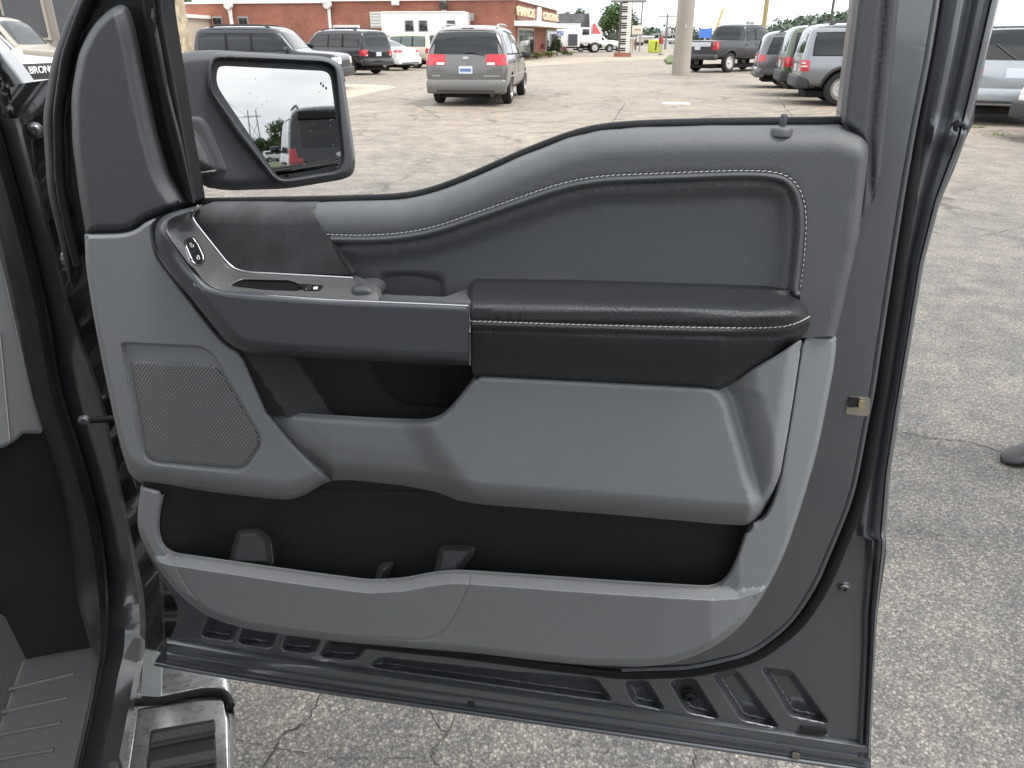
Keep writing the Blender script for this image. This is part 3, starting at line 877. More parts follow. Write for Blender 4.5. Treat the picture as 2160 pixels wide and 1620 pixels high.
relief('armrest_pad', arm_c, arm_w, LEATHER, trim, step=12, rings=(3, 7, 12, 20, 30, 45), thick=0.04, lines=[(ar_st, (-4, 0, 5, 9, 14, 19, 24))])
_w = arm_w(ar_st[:, 0], ar_st[:, 1], np.where(ar_st[:, 0] > 1640, 1716 - ar_st[:, 0], 99.0), [])
stitches('stitching', on_surf(ar_st, _w, 0.0022), THREAD, trim)
# lock pin on the sill
pin0 = DOOR.at(1650, 273, 0.045)
tube('lock_pin', [pin0 + np.array([0, 0, k]) for k in (-0.004, 0.002, 0.008, 0.0125, 0.0145, 0.0153)], [0.0035, 0.0035, 0.0035, 0.0036, 0.0026, 0.0008], SAILP, trim, 12)
tube('lock_pin_ferrule', [pin0 + np.array([0, 0, k]) for k in (-0.006, 0.000, 0.002, 0.003)], [0.0105, 0.0105, 0.0090, 0.004], VINYL, trim, 18)
# ================================================================== SIDE MIRROR of the pickup
M_C = DOOR.at(600, 250, -0.17)
_d = ray(620, 322); _d = _d / np.linalg.norm(_d)
M_AZ = R(-64)
_r = np.array([math.cos(M_AZ), math.sin(M_AZ), 0.0])
M_N = (_r - _d); M_N /= np.linalg.norm(M_N)
MIR = Plane(M_C, M_N)
def refl(px, py, dist):
    """point seen in the mirror at a photo point, at a distance beyond the glass"""
    P = MIR.at(px, py, 0.0); d = ray(px, py); d = d / np.linalg.norm(d)
    r = d - 2 * np.dot(d, M_N) * M_N
    return P + r * (dist / math.hypot(r[0], r[1]))
mirror = relief('side_mirror', rp([(330, 130), (395, 108), (446, 105), (690, 119), (722, 136), (750, 335), (747, 366), (728, 378), (606, 398), (480, 402), (424, 394), (398, 330)], 22),
                lambda x, y, d, f: -0.030 + 0.022 * rnd(d, 26), SAILP, truck, plane=MIR, step=16, rings=(3, 8, 15, 24), thick=0.11)
tag(mirror, 'black door mirror with squared housing')
MB_OUT = rp([(436, 150), (447, 109), (690, 121), (718, 138), (748, 335), (744, 365), (727, 375), (606, 394), (574, 380), (496, 286), (438, 193)], 20, seg=6)
MB_IN = rp([(448, 138), (458, 125), (688, 134), (706, 147), (724, 335), (719, 354), (707, 362), (598, 380), (580, 372), (449, 193)], 14, seg=5)
relief('mirror_bezel', MB_OUT, lambda x, y, d, fd: -0.004 + 0.016 * rnd(d, 11) - 0.026 * ss(-4, 3, fd[0]), SAILP, mirror, plane=MIR, step=14, rings=(3, 6, 10, 14), feats=[MB_IN], fr=(-4, -2, 2, 4), thick=0.02)
MGLASS = mat('mirror_glass', (0.37, 0.375, 0.38), 0.012, 1.0)
relief('mirror_glass', rp([(456, 170), (459, 143), (470, 139), (686, 150), (697, 160), (721, 340), (713, 356), (594, 375), (581, 366), (463, 190)], 12, seg=6),
       lambda x, y, d, f: -0.0075 + 0 * x, MGLASS, mirror, plane=MIR, step=60, rings=(), thick=0.002, ang=20)
relief('mirror_glass_rim', rp([(453, 172), (456, 140), (468, 136), (688, 147), (700, 158), (724, 341), (715, 359), (593, 378), (578, 368), (459, 192)], 13, seg=6),
       lambda x, y, d, f: -0.0090 + 0 * x, BLACKP, mirror, plane=MIR, step=60, rings=(), thick=0.004)
relief('mirror_arm', rp([(372, 245), (424, 244), (440, 262), (474, 345), (480, 362), (462, 368), (395, 372), (384, 320)], 14, seg=6), lambda x, y, d, f: -0.004 + 0.006 * rnd(d, 12), SAILP, mirror, plane=MIR, step=14, thick=0.03)
relief('mirror_knuckle', rp([(378, 254), (398, 260), (428, 292), (450, 338), (455, 360), (400, 366)], 18, seg=6), lambda x, y, d, f: 0.000 + 0.020 * rnd(d, 30), mat('charcoal_smooth_plastic', (0.06, 0.061, 0.066), 0.4), mirror, plane=MIR, step=12, rings=(3, 8, 15, 24), thick=0.01)
relief('mirror_arm_trim', rp([(404, 365), (454, 358), (455, 361), (407, 367)], 1, seg=5), lambda x, y, d, f: 0.012 + 0 * x, BRIGHT, mirror, plane=MIR, step=12, rings=(), thick=0.004)
# etched warning on the glass
_gx = np.cross((0, 0, 1.0), M_N); _gx /= np.linalg.norm(_gx); _gy = np.cross(M_N, _gx)
ETCH = mat('etched_print', (0.03, 0.03, 0.03), 0.7)
for ln, (tx, ty) in (('OBJECTS IN MIRROR ARE', (660, 340)), ('CLOSER THAN THEY APPEAR', (657, 353))):
    P = MIR.at(tx, ty, -0.0068)
    gx = _gx * math.cos(R(3)) + _gy * math.sin(R(3)); gy = np.cross(M_N, gx)
    mt = Matrix(((gx[0], gy[0], M_N[0], P[0] - HINGE0[0]), (gx[1], gy[1], M_N[1], P[1] - HINGE0[1]), (gx[2], gy[2], M_N[2], P[2]), (0, 0, 0, 1)))
    text_mesh('mirror_print', ln, 0.0060, ETCH, mirror, mt, offset=-0.0001)
# blind spot icon and rain specks on the glass
V, Fc = [], []
for k in range(46):
    px, py = random.uniform(500, 715), random.uniform(165, 365)
    if px < 500 + (py - 180) * 0.5: continue
    P = MIR.at(px, py, -0.0072); rr = random.uniform(0.0003, 0.0008)
    n0 = len(V)
    V.append(P + M_N * 0.0004)
    for j in range(7):
        a = j * math.tau / 7
        V.append(P + _gx * math.cos(a) * rr + _gy * math.sin(a) * rr * 1.3)
        Fc.append((n0, n0 + 1 + j, n0 + 1 + (j + 1) % 7))
o = mesh_obj('water_specks', V, Fc, mat('water_speck', (0.25, 0.26, 0.27), 0.1), mirror); o['kind'] = 'stuff'
for px, py in ((677, 176), (688, 186), (682, 181)):
    relief('blind_spot_symbol', rp([(px - 1.5, py - 3), (px + 1.5, py - 3), (px + 2, py + 3), (px - 2, py + 3)], 1, seg=2), lambda x, y, d, f: -0.0070 + 0 * x, ETCH, mirror, plane=MIR, step=20, rings=(), thick=0.0004)

# ================================================================== BODY SIDE of the pickup: hinge pillar, sill, step
def path3(pts, n=70):
    out = []
    for x, y, k, v in pts:
        out.append(LON(v).at(np.float64(x), np.float64(y), 0.0) if k == 'L' else on_z(x, y, v))
    return spline(out, n)
c_trim = path3([(-70, 250, 'L', .25), (-12, 450, 'L', .25), (36, 659, 'L', .25), (68, 832, 'L', .24), (122, 1000, 'L', .23), (150, 1134, 'L', .21), (163, 1262, 'L', .17), (190, 1365, 'Z', .535), (192, 1430, 'Z', .535), (182, 1500, 'Z', .535), (158, 1612, 'Z', .535), (128, 1800, 'Z', .535)])
c_s1 = path3([(-52, 250, 'L', .215), (6, 450, 'L', .215), (54, 659, 'L', .215), (86, 832, 'L', .205), (138, 1000, 'L', .19), (168, 1134, 'L', .17), (184, 1262, 'L', .13), (200, 1365, 'Z', .556), (197, 1430, 'Z', .556), (186, 1500, 'Z', .556), (162, 1612, 'Z', .556), (131, 1800, 'Z', .556)])
c_s2 = path3([(-32, 250, 'L', .205), (26, 450, 'L', .205), (76, 659, 'L', .205), (108, 832, 'L', .195), (160, 1000, 'L', .18), (192, 1134, 'L', .16), (208, 1262, 'L', .12), (212, 1365, 'Z', .558), (203, 1430, 'Z', .558), (190, 1500, 'Z', .558), (165, 1612, 'Z', .558), (133, 1800, 'Z', .558)])
c_s3 = path3([(-10, 250, 'L', .225), (46, 450, 'L', .225), (98, 659, 'L', .225), (129, 832, 'L', .215), (182, 1000, 'L', .20), (212, 1134, 'L', .18), (226, 1262, 'L', .14), (222, 1365, 'Z', .535), (209, 1430, 'Z', .535), (195, 1500, 'Z', .535), (170, 1612, 'Z', .535), (137, 1800, 'Z', .535)])
c_p1 = path3([(-7, 250, 'L', .235), (49, 450, 'L', .235), (101, 659, 'L', .235), (132, 832, 'L', .225), (185, 1000, 'L', .21), (215, 1134, 'L', .19), (230, 1262, 'L', .15), (227, 1365, 'Z', .522), (214, 1430, 'Z', .522), (200, 1500, 'Z', .522), (175, 1612, 'Z', .522), (142, 1800, 'Z', .522)])
c_p2 = path3([(18, 250, 'L', .20), (70, 450, 'L', .20), (124, 659, 'L', .20), (168, 832, 'L', .19), (214, 1000, 'L', .17), (243, 1134, 'L', .15), (262, 1262, 'L', .11), (262, 1365, 'Z', .545), (248, 1430, 'Z', .545), (236, 1500, 'Z', .545), (212, 1612, 'Z', .545), (180, 1800, 'Z', .545)])
c_p3 = path3([(40, 250, 'L', .18), (90, 450, 'L', .18), (144, 659, 'L', .18), (206, 832, 'L', .17), (243, 1000, 'L', .15), (270, 1134, 'L', .13), (292, 1262, 'L', .09), (294, 1365, 'Z', .525), (282, 1430, 'Z', .525), (270, 1500, 'Z', .525), (248, 1612, 'Z', .525), (214, 1800, 'Z', .525)])
c_p4 = path3([(48, 250, 'L', .24), (98, 450, 'L', .24), (152, 659, 'L', .24), (214, 832, 'L', .23), (250, 1000, 'L', .21), (278, 1134, 'L', .19), (304, 1262, 'L', .15), (306, 1365, 'Z', .46), (294, 1430, 'Z', .46), (282, 1500, 'Z', .46), (262, 1612, 'Z', .46), (230, 1800, 'Z', .46)])
SEALM = mat('dusty_opening_seal', (0.0105, 0.0105, 0.011), 0.50, 0, spec=0.25, var=0.25, vscale=30)
JAMB = mat('door_jamb_paint', (0.034, 0.0355, 0.039), 0.28, 0.5, var=0.12, vscale=5, coat=0.5, dirt=(0.06, 0.058, 0.055), dscale=22, damt=0.2)
seal = loft('opening_seal', [c_trim, c_s1, c_s2, c_s3], SEALM, truck)
tube('seal_lip', c_s3 + np.array([0, 0, 0.002]), 0.0035, RUBBER, seal, 6)
pillar = loft('door_jamb', [c_s3, c_p1, c_p2, c_p3, c_p4], JAMB, truck)
tag(pillar, 'dark painted hinge pillar and sill edge')
# dark hinge cavity behind
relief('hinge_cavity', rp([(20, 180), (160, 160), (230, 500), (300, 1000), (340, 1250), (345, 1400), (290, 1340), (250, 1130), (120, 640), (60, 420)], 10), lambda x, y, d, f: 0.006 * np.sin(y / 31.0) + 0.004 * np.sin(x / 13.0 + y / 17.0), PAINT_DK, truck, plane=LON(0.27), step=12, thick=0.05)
# windscreen pillar foot
relief('windscreen_pillar', rp([(-80, 20, 2), (0, 106), (42, 158), (66, 196), (78, 250), (92, 400), (130, 530), (60, 520), (20, 420), (-80, 330, 2)], 22),
       lambda x, y, d, f: 0.030 * rnd(d, 24) - 0.012 * gs(x - np.interp(y, [100, 250, 420, 520], [-20, 34, 60, 100]), 9), mat('glossy_dark_paint', (0.018, 0.0185, 0.019), 0.16, 0.3, coat=0.6), truck, plane=LON(0.30), step=12, rings=(3, 8, 14, 22), thick=0.06)
# hinges and check strap
hp = LON(0.14)
for yy in (550, 576):
    a = hp.at(np.float64(136), np.float64(yy - 6), 0.0); b = hp.at(np.float64(190), np.float64(yy), 0.01)
    if yy == 550:
        hinge = tube('hinge', [a, (a + b) / 2, b], 0.0125, PAINT, truck, 12)
    else:
        tube('hinge_leaf', [a + TF * 0.01, (a + b) / 2 + TF * 0.01, b + TF * 0.01], 0.010, PAINT_DK, hinge, 12)
a = hp.at(np.float64(168), np.float64(888), 0.0); b = hp.at(np.float64(250), np.float64(882), 0.02)
strap = tube('check_strap', [a, (a + b) / 2, b], 0.006, RUBBER, truck, 8)
bolt('check_bolt', 177, 886, 0.004, 0.0075, BOLTM, strap, plane=LON(0.13))
bolt('pillar_bolt', 75, 275, 0.03, 0.010, BOLTM, pillar, plane=LON(0.27))
# wheel house lining seen below the hinge
relief('fender_liner', rp([(270, 1180), (400, 1200), (420, 1330), (380, 1420), (300, 1420), (280, 1300)], 8), lambda x, y, d, f: 0.012 * np.sin(y / 9.0), BLACKP, truck, plane=LON(0.42), step=8, rings=(), thick=0.02)
# cab inside: grey kick trim, dark footwell, sill plate with ribs, carpet
kick = relief('kick_trim', rp([(-60, 420), (-20, 470), (14, 600), (52, 770), (90, 915), (48, 914), (30, 932), (10, 942), (-60, 945)], 8), lambda x, y, d, f: 0.006 * rnd(d, 8), GREY, truck, plane=LON(0.26), step=20, thick=0.03)
relief('kick_trim_flap', rp([(-60, 700), (0, 700), (22, 935), (8, 944), (-60, 948)], 5), lambda x, y, d, f: 0.016 + 0.005 * rnd(d, 8), GREY, kick, plane=LON(0.26), step=20, thick=0.02)
relief('footwell_panel', rp([(-80, 900), (92, 900), (128, 1000), (165, 1134), (190, 1268), (205, 1385), (40, 1410), (-80, 1330)], 8), lambda x, y, d, f: 0.03 * ss(1100, 1400, y), mat('black_footwell_plastic', (0.0100, 0.0104, 0.0112), 0.45, 0, spec=0.25, bump=0.3, bscale=700), truck, plane=LON(0.27), step=25, thick=0.02)
SILL = Plane((0, 0, 0.545), (0, 0, 1))
sill = relief('sill_plate', rp([(48, 1392), (120, 1378), (208, 1364), (201, 1440), (186, 1505), (162, 1612), (130, 1800, 2), (-140, 1800, 2), (-60, 1640), (0, 1530)], 10), lambda x, y, d, f: 0.0 * x + 0.004 * rnd(d, 10), mat('black_sill_plastic', (0.022, 0.023, 0.025), 0.45, 0, bump=0.25, bscale=600), truck, plane=SILL, step=25, thick=0.02)
for (x0, y0, x1, y1) in ((20, 1454, 156, 1421), (4, 1502, 143, 1472), (-10, 1552, 129, 1525), (-24, 1606, 114, 1582)):
    q = np.array([(x0, y0), ((x0 + x1) / 2, (y0 + y1) / 2), (x1, y1)], float)
    tube('sill_rib', SILL.at(q[:, 0], q[:, 1], 0.004), 0.0042, MATS['black_sill_plastic'], sill, 8, flat=0.7)
relief('floor_carpet', rp([(-140, 1200), (10, 1300), (60, 1400), (10, 1560), (-80, 1720), (-200, 1720)], 10), lambda x, y, d, f: 0.0 * x, mat('dark_carpet', (0.016, 0.016, 0.0155), 0.95, 0, var=0.5, vscale=260, bump=1.0, bscale=500), truck, plane=Plane((0, 0, 0.50), (0, 0, 1)), step=30, thick=0.03)
# chrome running board
STEP = Plane((0, 0, 0.36), (0, 0, 1))
CHROMED = mat('weathered_step_chrome', (0.70, 0.70, 0.70), 0.26, 0.95, var=0.10, vscale=12, dirt=(0.16, 0.13, 0.10), dscale=60, damt=0.75)
ALU = mat('brushed_alloy', (0.34, 0.35, 0.35), 0.42, 0.85, var=0.1, vscale=6)
board = relief('running_board', rp([(288, 1492), (340, 1484), (420, 1472), (476, 1470), (484, 1520), (486, 1620), (486, 1800, 2), (215, 1800, 2), (268, 1620)], 10), lambda x, y, d, f: 0.014 * rnd(d, 7), CHROMED, truck, plane=STEP, step=16, rings=(3, 8, 14), thick=0.05)
tag(board, 'chrome running board with black ribbed tread')
relief('step_bracket', rp([(300, 1366), (330, 1372), (480, 1428), (494, 1500), (466, 1456), (430, 1456), (338, 1476), (292, 1470)], 6), lambda x, y, d, f: 0.012 + 0.01 * rnd(d, 8), CHROMED, board, plane=STEP, step=14, thick=0.04)
relief('step_bracket_face', rp([(304, 1368), (342, 1380), (340, 1470), (296, 1468)], 4), lambda x, y, d, f: 0.025 + 0 * x, ALU, board, plane=STEP, step=30, thick=0.01)
q = rp([(286, 1482), (338, 1478), (384, 1468), (432, 1458), (470, 1460), (482, 1472), (487, 1490)], 14, False, 8)
tube('end_gasket', STEP.at(q[:, 0], q[:, 1], 0.018), 0.0075, RUBBER, board, 8)
tread = relief('tread_pad', rp([(316, 1538), (455, 1514), (460, 1620), (462, 1800, 2), (270, 1800, 2), (306, 1620)], 8), lambda x, y, d, f: 0.012 + 0.003 * rnd(d, 6), BLACKP2, board, plane=STEP, step=14, thick=0.01)
for y0 in (1520, 1578, 1640):
    q = rp([(322 - (y0 - 1520) * .06, y0 + 28), (454, y0 + 2), (455, y0 + 22), (318 - (y0 - 1520) * .06, y0 + 48)], 3, True, 6)
    relief('tread_strip', q, lambda x, y, d, f: 0.017 + 0.002 * rnd(d, 4), mat('knurled_rubber', (0.022, 0.022, 0.022), 0.6, 0, bump=0.9, bscale=420, btype='voronoi'), board, plane=STEP, step=12, rings=(2, 4), thick=0.006)
    q = np.array([(318 - (y0 - 1520) * .06, y0 + 56), (386, y0 + 42), (454, y0 + 29)], float)
    tube('tread_bar', STEP.at(q[:, 0], q[:, 1], 0.016), 0.005, BLACKP2, board, 8)
# rest of the cab and nose, around and behind the viewpoint
def tbox(name, lon0, lon1, lat0, lat1, z0, z1, m, parent, bevel=0.03):
    bm = bmesh.new()
    c = tpt((lon0 + lon1) / 2, (lat0 + lat1) / 2, (z0 + z1) / 2) - HINGE0
    add_box(bm, c, (abs(lon1 - lon0), abs(lat1 - lat0), z1 - z0), math.atan2(TF[1], TF[0]), bevel, seg=3)
    return bm_obj(name, bm, m, parent)
BODY = mat('body_dark_grey_paint', (0.045, 0.045, 0.047), 0.28, 0.6, coat=0.5)
CABGL = mat('dark_cab_glass', (0.012, 0.014, 0.015), 0.05, 0.0, coat=0.5)
tbox('roof', -2.3, -0.15, -1.75, -0.32, 1.86, 1.95, BODY, truck, 0.04)
tbox('rear_door', -2.35, -1.22, -0.16, 0.02, 0.50, 1.30, BODY, truck, 0.06)
tbox('rear_door_glass', -2.30, -1.26, -0.28, -0.20, 1.30, 1.86, CABGL, truck, 0.02)
tbox('cab_back', -2.45, -2.36, -1.80, 0.0, 0.50, 1.86, BODY, truck, 0.03)
tbox('cargo_bed', -4.3, -2.46, -1.85, 0.03, 0.60, 1.35, BODY, truck, 0.06)
tbox('far_door', -2.30, 0.2, -1.85, -1.75, 0.50, 1.32, BODY, truck, 0.03)
tbox('dashboard', 0.25, 0.75, -1.7, -0.36, 0.85, 1.20, BLACKP, truck, 0.06)
tbox('seat', -1.5, -0.95, -0.85, -0.36, 0.75, 1.0, LEATHER, truck, 0.06)
tbox('fender', 0.34, 1.55, -0.16, 0.02, 0.72, 1.18, BODY, truck, 0.06)
tbox('hood', 0.62, 1.6, -1.8, -0.10, 1.10, 1.24, BODY, truck, 0.06)
# ================================================================== GROUND
def ground_material():
    m = bpy.data.materials.new('worn_asphalt')
    m.use_nodes = True
    nt = m.node_tree; L = nt.links; b = nt.nodes['Principled BSDF']
    N = nt.nodes.new
    tc = N('ShaderNodeTexCoord')
    def noise(scale, det=6, rough=0.6, dist=0.0):
        n = N('ShaderNodeTexNoise'); n.inputs['Scale'].default_value = scale; n.inputs['Detail'].default_value = det
        n.inputs['Roughness'].default_value = rough; n.inputs['Distortion'].default_value = dist
        L.new(tc.outputs['Object'], n.inputs['Vector']); return n.outputs['Fac']
    def ramp(f, stops):
        r = N('ShaderNodeValToRGB')
        while len(r.color_ramp.elements) < len(stops): r.color_ramp.elements.new(0.5)
        for e, (p, c) in zip(r.color_ramp.elements, stops):
            e.position = p; e.color = tuple(c) + (1,)
        L.new(f, r.inputs['Fac']); return r.outputs['Color']
    def mix(f, a, c, mode='MIX'):
        x = N('ShaderNodeMix'); x.data_type = 'RGBA'; x.blend_type = mode
        if isinstance(f, float): x.inputs[0].default_value = f
        else: L.new(f, x.inputs[0])
        for k, v in ((6, a), (7, c)):
            if isinstance(v, tuple): x.inputs[k].default_value = v + (1,)
            else: L.new(v, x.inputs[k])
        return x.outputs[2]
    # broad patches: grey binder, lighter tan far paving, dark repairs
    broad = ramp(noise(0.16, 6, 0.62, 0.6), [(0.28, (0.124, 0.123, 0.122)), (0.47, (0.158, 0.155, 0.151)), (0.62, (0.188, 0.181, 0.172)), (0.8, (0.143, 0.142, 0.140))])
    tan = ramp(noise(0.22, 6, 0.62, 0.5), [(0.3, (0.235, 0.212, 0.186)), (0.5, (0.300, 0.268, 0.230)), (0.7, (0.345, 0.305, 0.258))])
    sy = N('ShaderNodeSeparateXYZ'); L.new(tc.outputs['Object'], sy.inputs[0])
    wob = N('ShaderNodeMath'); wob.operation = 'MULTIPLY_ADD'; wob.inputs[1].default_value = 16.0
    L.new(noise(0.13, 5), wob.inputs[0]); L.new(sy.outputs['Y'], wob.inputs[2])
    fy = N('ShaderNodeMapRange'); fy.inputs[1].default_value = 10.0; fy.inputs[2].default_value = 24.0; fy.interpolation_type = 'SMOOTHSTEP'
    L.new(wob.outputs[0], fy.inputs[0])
    broad = mix(fy.outputs[0], broad, tan)  # tan worn paving by distance; far sky sheen painted into its lighter colour
    mid = ramp(noise(1.7, 8, 0.68, 0.4), [(0.3, (0.72, 0.72, 0.73)), (0.52, (1.0, 0.99, 0.97)), (0.74, (1.22, 1.17, 1.10))])
    base = mix(1.0, broad, mid, 'MULTIPLY')
    # stone aggregate
    v = N('ShaderNodeTexVoronoi'); v.inputs['Scale'].default_value = 130; v.inputs['Randomness'].default_value = 1.0
    L.new(tc.outputs['Object'], v.inputs['Vector'])
    v2 = N('ShaderNodeTexVoronoi'); v2.inputs['Scale'].default_value = 230
    L.new(tc.outputs['Object'], v2.inputs['Vector'])
    sepc = N('ShaderNodeSeparateColor'); L.new(v.outputs['Color'], sepc.inputs[0])
    sep2 = N('ShaderNodeSeparateColor'); L.new(v2.outputs['Color'], sep2.inputs[0])
    st = ramp(sepc.outputs[0], [(0.0, (0.30, 0.30, 0.31)), (0.40, (0.62, 0.61, 0.60)), (0.66, (0.95, 0.92, 0.88)), (0.86, (1.6, 1.52, 1.42)), (1.0, (2.5, 2.33, 2.1))])
    st2 = ramp(sep2.outputs[1], [(0.0, (0.55, 0.55, 0.55)), (0.5, (0.95, 0.94, 0.92)), (1.0, (1.7, 1.62, 1.5))])
    agg = mix(0.5, st, st2)
    edge = ramp(v.outputs['Distance'], [(0.15, (1.12, 1.12, 1.12)), (0.75, (0.45, 0.45, 0.45))])
    agg = mix(0.75, agg, mix(1.0, agg, edge, 'MULTIPLY'))
    stn = ramp(noise(5.0, 5, 0.6), [(0.34, (0.80, 0.81, 0.83)), (0.5, (1.0, 0.99, 0.98)), (0.68, (1.22, 1.18, 1.12))])
    base = mix(1.0, base, stn, 'MULTIPLY')
    base = mix(0.95, base, mix(1.0, base, agg, 'MULTIPLY'))
    # hairline crazing
    vc = N('ShaderNodeTexVoronoi'); vc.feature = 'DISTANCE_TO_EDGE'; vc.inputs['Scale'].default_value = 0.42
    wv = N('ShaderNodeVectorMath'); wv.operation = 'ADD'
    nn = N('ShaderNodeTexNoise'); nn.inputs['Scale'].default_value = 1.3; nn.inputs['Detail'].default_value = 9; nn.inputs['Roughness'].default_value = 0.7
    L.new(tc.outputs['Object'], nn.inputs['Vector'])
    sc = N('ShaderNodeVectorMath'); sc.operation = 'SCALE'; sc.inputs['Scale'].default_value = 1.5
    L.new(nn.outputs['Color'], sc.inputs[0]); L.new(tc.outputs['Object'], wv.inputs[0]); L.new(sc.outputs[0], wv.inputs[1])
    L.new(wv.outputs[0], vc.inputs['Vector'])
    ck = ramp(vc.outputs['Distance'], [(0.0, (0.36, 0.35, 0.34)), (0.010, (0.62, 0.61, 0.60)), (0.026, (1, 1, 1))])
    brk = ramp(noise(0.6, 3), [(0.42, (0, 0, 0)), (0.56, (1, 1, 1))])
    base = mix(brk, base, mix(1.0, base, ck, 'MULTIPLY'))
    L.new(base, b.inputs['Base Color'])
    b.inputs['Roughness'].default_value = 0.72
    b.inputs['Specular IOR Level'].default_value = 0.4
    bp = N('ShaderNodeBump'); bp.inputs['Strength'].default_value = 0.75; bp.inputs['Distance'].default_value = 0.004; bp.invert = True
    L.new(v.outputs['Distance'], bp.inputs['Height'])
    bp2 = N('ShaderNodeBump'); bp2.inputs['Strength'].default_value = 0.5; bp2.inputs['Distance'].default_value = 0.002; bp2.invert = True
    L.new(v2.outputs['Distance'], bp2.inputs['Height']); L.new(bp.outputs[0], bp2.inputs['Normal'])
    L.new(bp2.outputs[0], b.inputs['Normal'])
    return m
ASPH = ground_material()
gv, gf = [], []
_gx = [-1500, -300, -60, -15, 0, 15, 60, 300, 1500]
for y in _gx:
    for x in _gx: gv.append((x, y, 0.0))
for j in range(8):
    for i in range(8): gf.append((j * 9 + i, j * 9 + i + 1, (j + 1) * 9 + i + 1, (j + 1) * 9 + i))
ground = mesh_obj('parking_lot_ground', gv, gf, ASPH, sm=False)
tag(ground, kind='structure')
def sheet(name, pts, z, m, kind='structure', px=True):
    P = [on_z(x, y, z) for x, y in pts] if px else [(x, y, z) for x, y in pts]
    n = len(P)
    V = [tuple(p) for p in P] + [(p[0], p[1], -0.02) for p in P]
    F_ = [tuple(range(n))] + [(i, i + n, (i + 1) % n + n, (i + 1) % n) for i in range(n)]
    # face up
    a = sum(P[i][0] * P[(i + 1) % n][1] - P[(i + 1) % n][0] * P[i][1] for i in range(n))
    if a < 0: F_ = [f[::-1] for f in F_]
    o = mesh_obj(name, V, F_, m, sm=False)
    tag(o, kind=kind)
    return o
CONC = mat('pale_concrete', (0.36, 0.315, 0.245), 0.9, 0, var=0.12, vscale=1.2, bump=0.3, bscale=40)
CONC2 = mat('sandy_forecourt', (0.30, 0.255, 0.195), 0.9, 0, var=0.16, vscale=0.8, bump=0.3, bscale=40)
PATCH = mat('dark_asphalt_patch', (0.085, 0.084, 0.083), 0.9, 0, var=0.2, vscale=3, bump=0.5, bscale=150)
sheet('concrete_pad', [(560, 215), (738, 206), (800, 192), (836, 184), (818, 180), (700, 176), (560, 178)], 0.006, CONC)
sheet('concrete_forecourt', [(1100, 131), (1150, 122), (1290, 119), (1440, 118), (1440, 124), (1290, 128), (1180, 136), (1110, 140)], 0.006, CONC2)
PWHITE = mat('worn_white_paint', (0.55, 0.53, 0.50), 0.8, 0, var=0.25, vscale=9)
def marking(pts):
    o = sheet('parking_line', pts, 0.008, PWHITE)
    return o
marking([(1397, 215), (1455, 216), (1456, 220), (1397, 219)])
# open cracks in the asphalt: thin jagged furrows
CRK = mat('crack_dirt', (0.030, 0.028, 0.026), 1.0)
def crack(pts, w, seed):
    rng = random.Random(seed)
    C = rp(pts, 4, False, 12)
    P = np.array([on_z(x, y, 0.0) for x, y in C])
    V, F_ = [], []
    for i, p in enumerate(P):
        t = P[min(i + 1, len(P) - 1)] - P[max(i - 1, 0)]
        t /= max(np.linalg.norm(t), 1e-6)
        nrm = np.array([-t[1], t[0], 0])
        j = nrm * rng.gauss(0, w * 1.3)
        ww = w * rng.uniform(0.25, 1.25)
        a = p + j + nrm * ww; b2 = p + j - nrm * ww
        V += [(a[0], a[1], 0.0025), (b2[0], b2[1], 0.0025)]
    for i in range(len(P) - 1):
        F_.append((2 * i, 2 * i + 2, 2 * i + 3, 2 * i + 1))
    return mesh_obj('crack', V, F_, CRK, ground, sm=False)
for k, (pts, w) in enumerate((
    ([(1890, 908), (1960, 925), (2040, 932), (2100, 950), (2175, 962)], 0.0022),
    ([(1940, 480), (1990, 497), (2060, 500), (2165, 478)], 0.0022),
    ([(690, 1440), (668, 1490), (640, 1530), (600, 1548), (575, 1590), (540, 1640)], 0.0026),
    ([(905, 1500), (930, 1540), (945, 1545), (915, 1580), (910, 1600), (950, 1650)], 0.0018),
    ([(960, 1510), (945, 1545)], 0.0012),
    ([(500, 1560), (560, 1575), (700, 1600), (900, 1600)], 0.0008),
    ([(1470, 1580), (1462, 1610), (1468, 1640)], 0.0018),
    ([(1530, 1600), (1560, 1640)], 0.0016),
    ([(740, 262), (900, 268), (1060, 262), (1300, 250), (1500, 246), (1780, 240)], 0.010),
    ([(1150, 300), (1210, 290), (1290, 262), (1320, 215)], 0.010),
    ([(1640, 205), (1662, 235), (1690, 262)], 0.012),
    ([(740, 232), (880, 222), (930, 250)], 0.010),
    ([(1250, 222), (1330, 235), (1400, 236), (1560, 232)], 0.010))):
    crack(pts, w, k)

# ================================================================== VEHICLES
TYRE = mat('tyre_rubber', (0.014, 0.014, 0.014), 0.8, 0, var=0.2, vscale=20)
RIMS = mat('alloy_wheel', (0.42, 0.42, 0.43), 0.32, 0.8)
RIMW = mat('pale_steel_wheel', (0.52, 0.51, 0.49), 0.45, 0.1)
WGLASS = mat('tinted_car_glass', (0.012, 0.014, 0.015), 0.04, 0)
WGLASS2 = mat('green_tinted_glass', (0.065, 0.095, 0.085), 0.06, 0, coat=0.4)
LAMPR = mat('red_tail_lamp', (0.46, 0.012, 0.018), 0.15, 0, coat=0.8)
LAMPW = mat('clear_lamp', (0.62, 0.62, 0.60), 0.15, 0, coat=0.6)
CLAD = mat('grey_black_cladding', (0.028, 0.028, 0.030), 0.6)
PLATE = mat('pale_number_plate', (0.55, 0.58, 0.66), 0.5)
PLATEB = mat('plate_blue_print', (0.10, 0.16, 0.36), 0.5)
UNDER = mat('underbody_black', (0.008, 0.008, 0.008), 0.9)
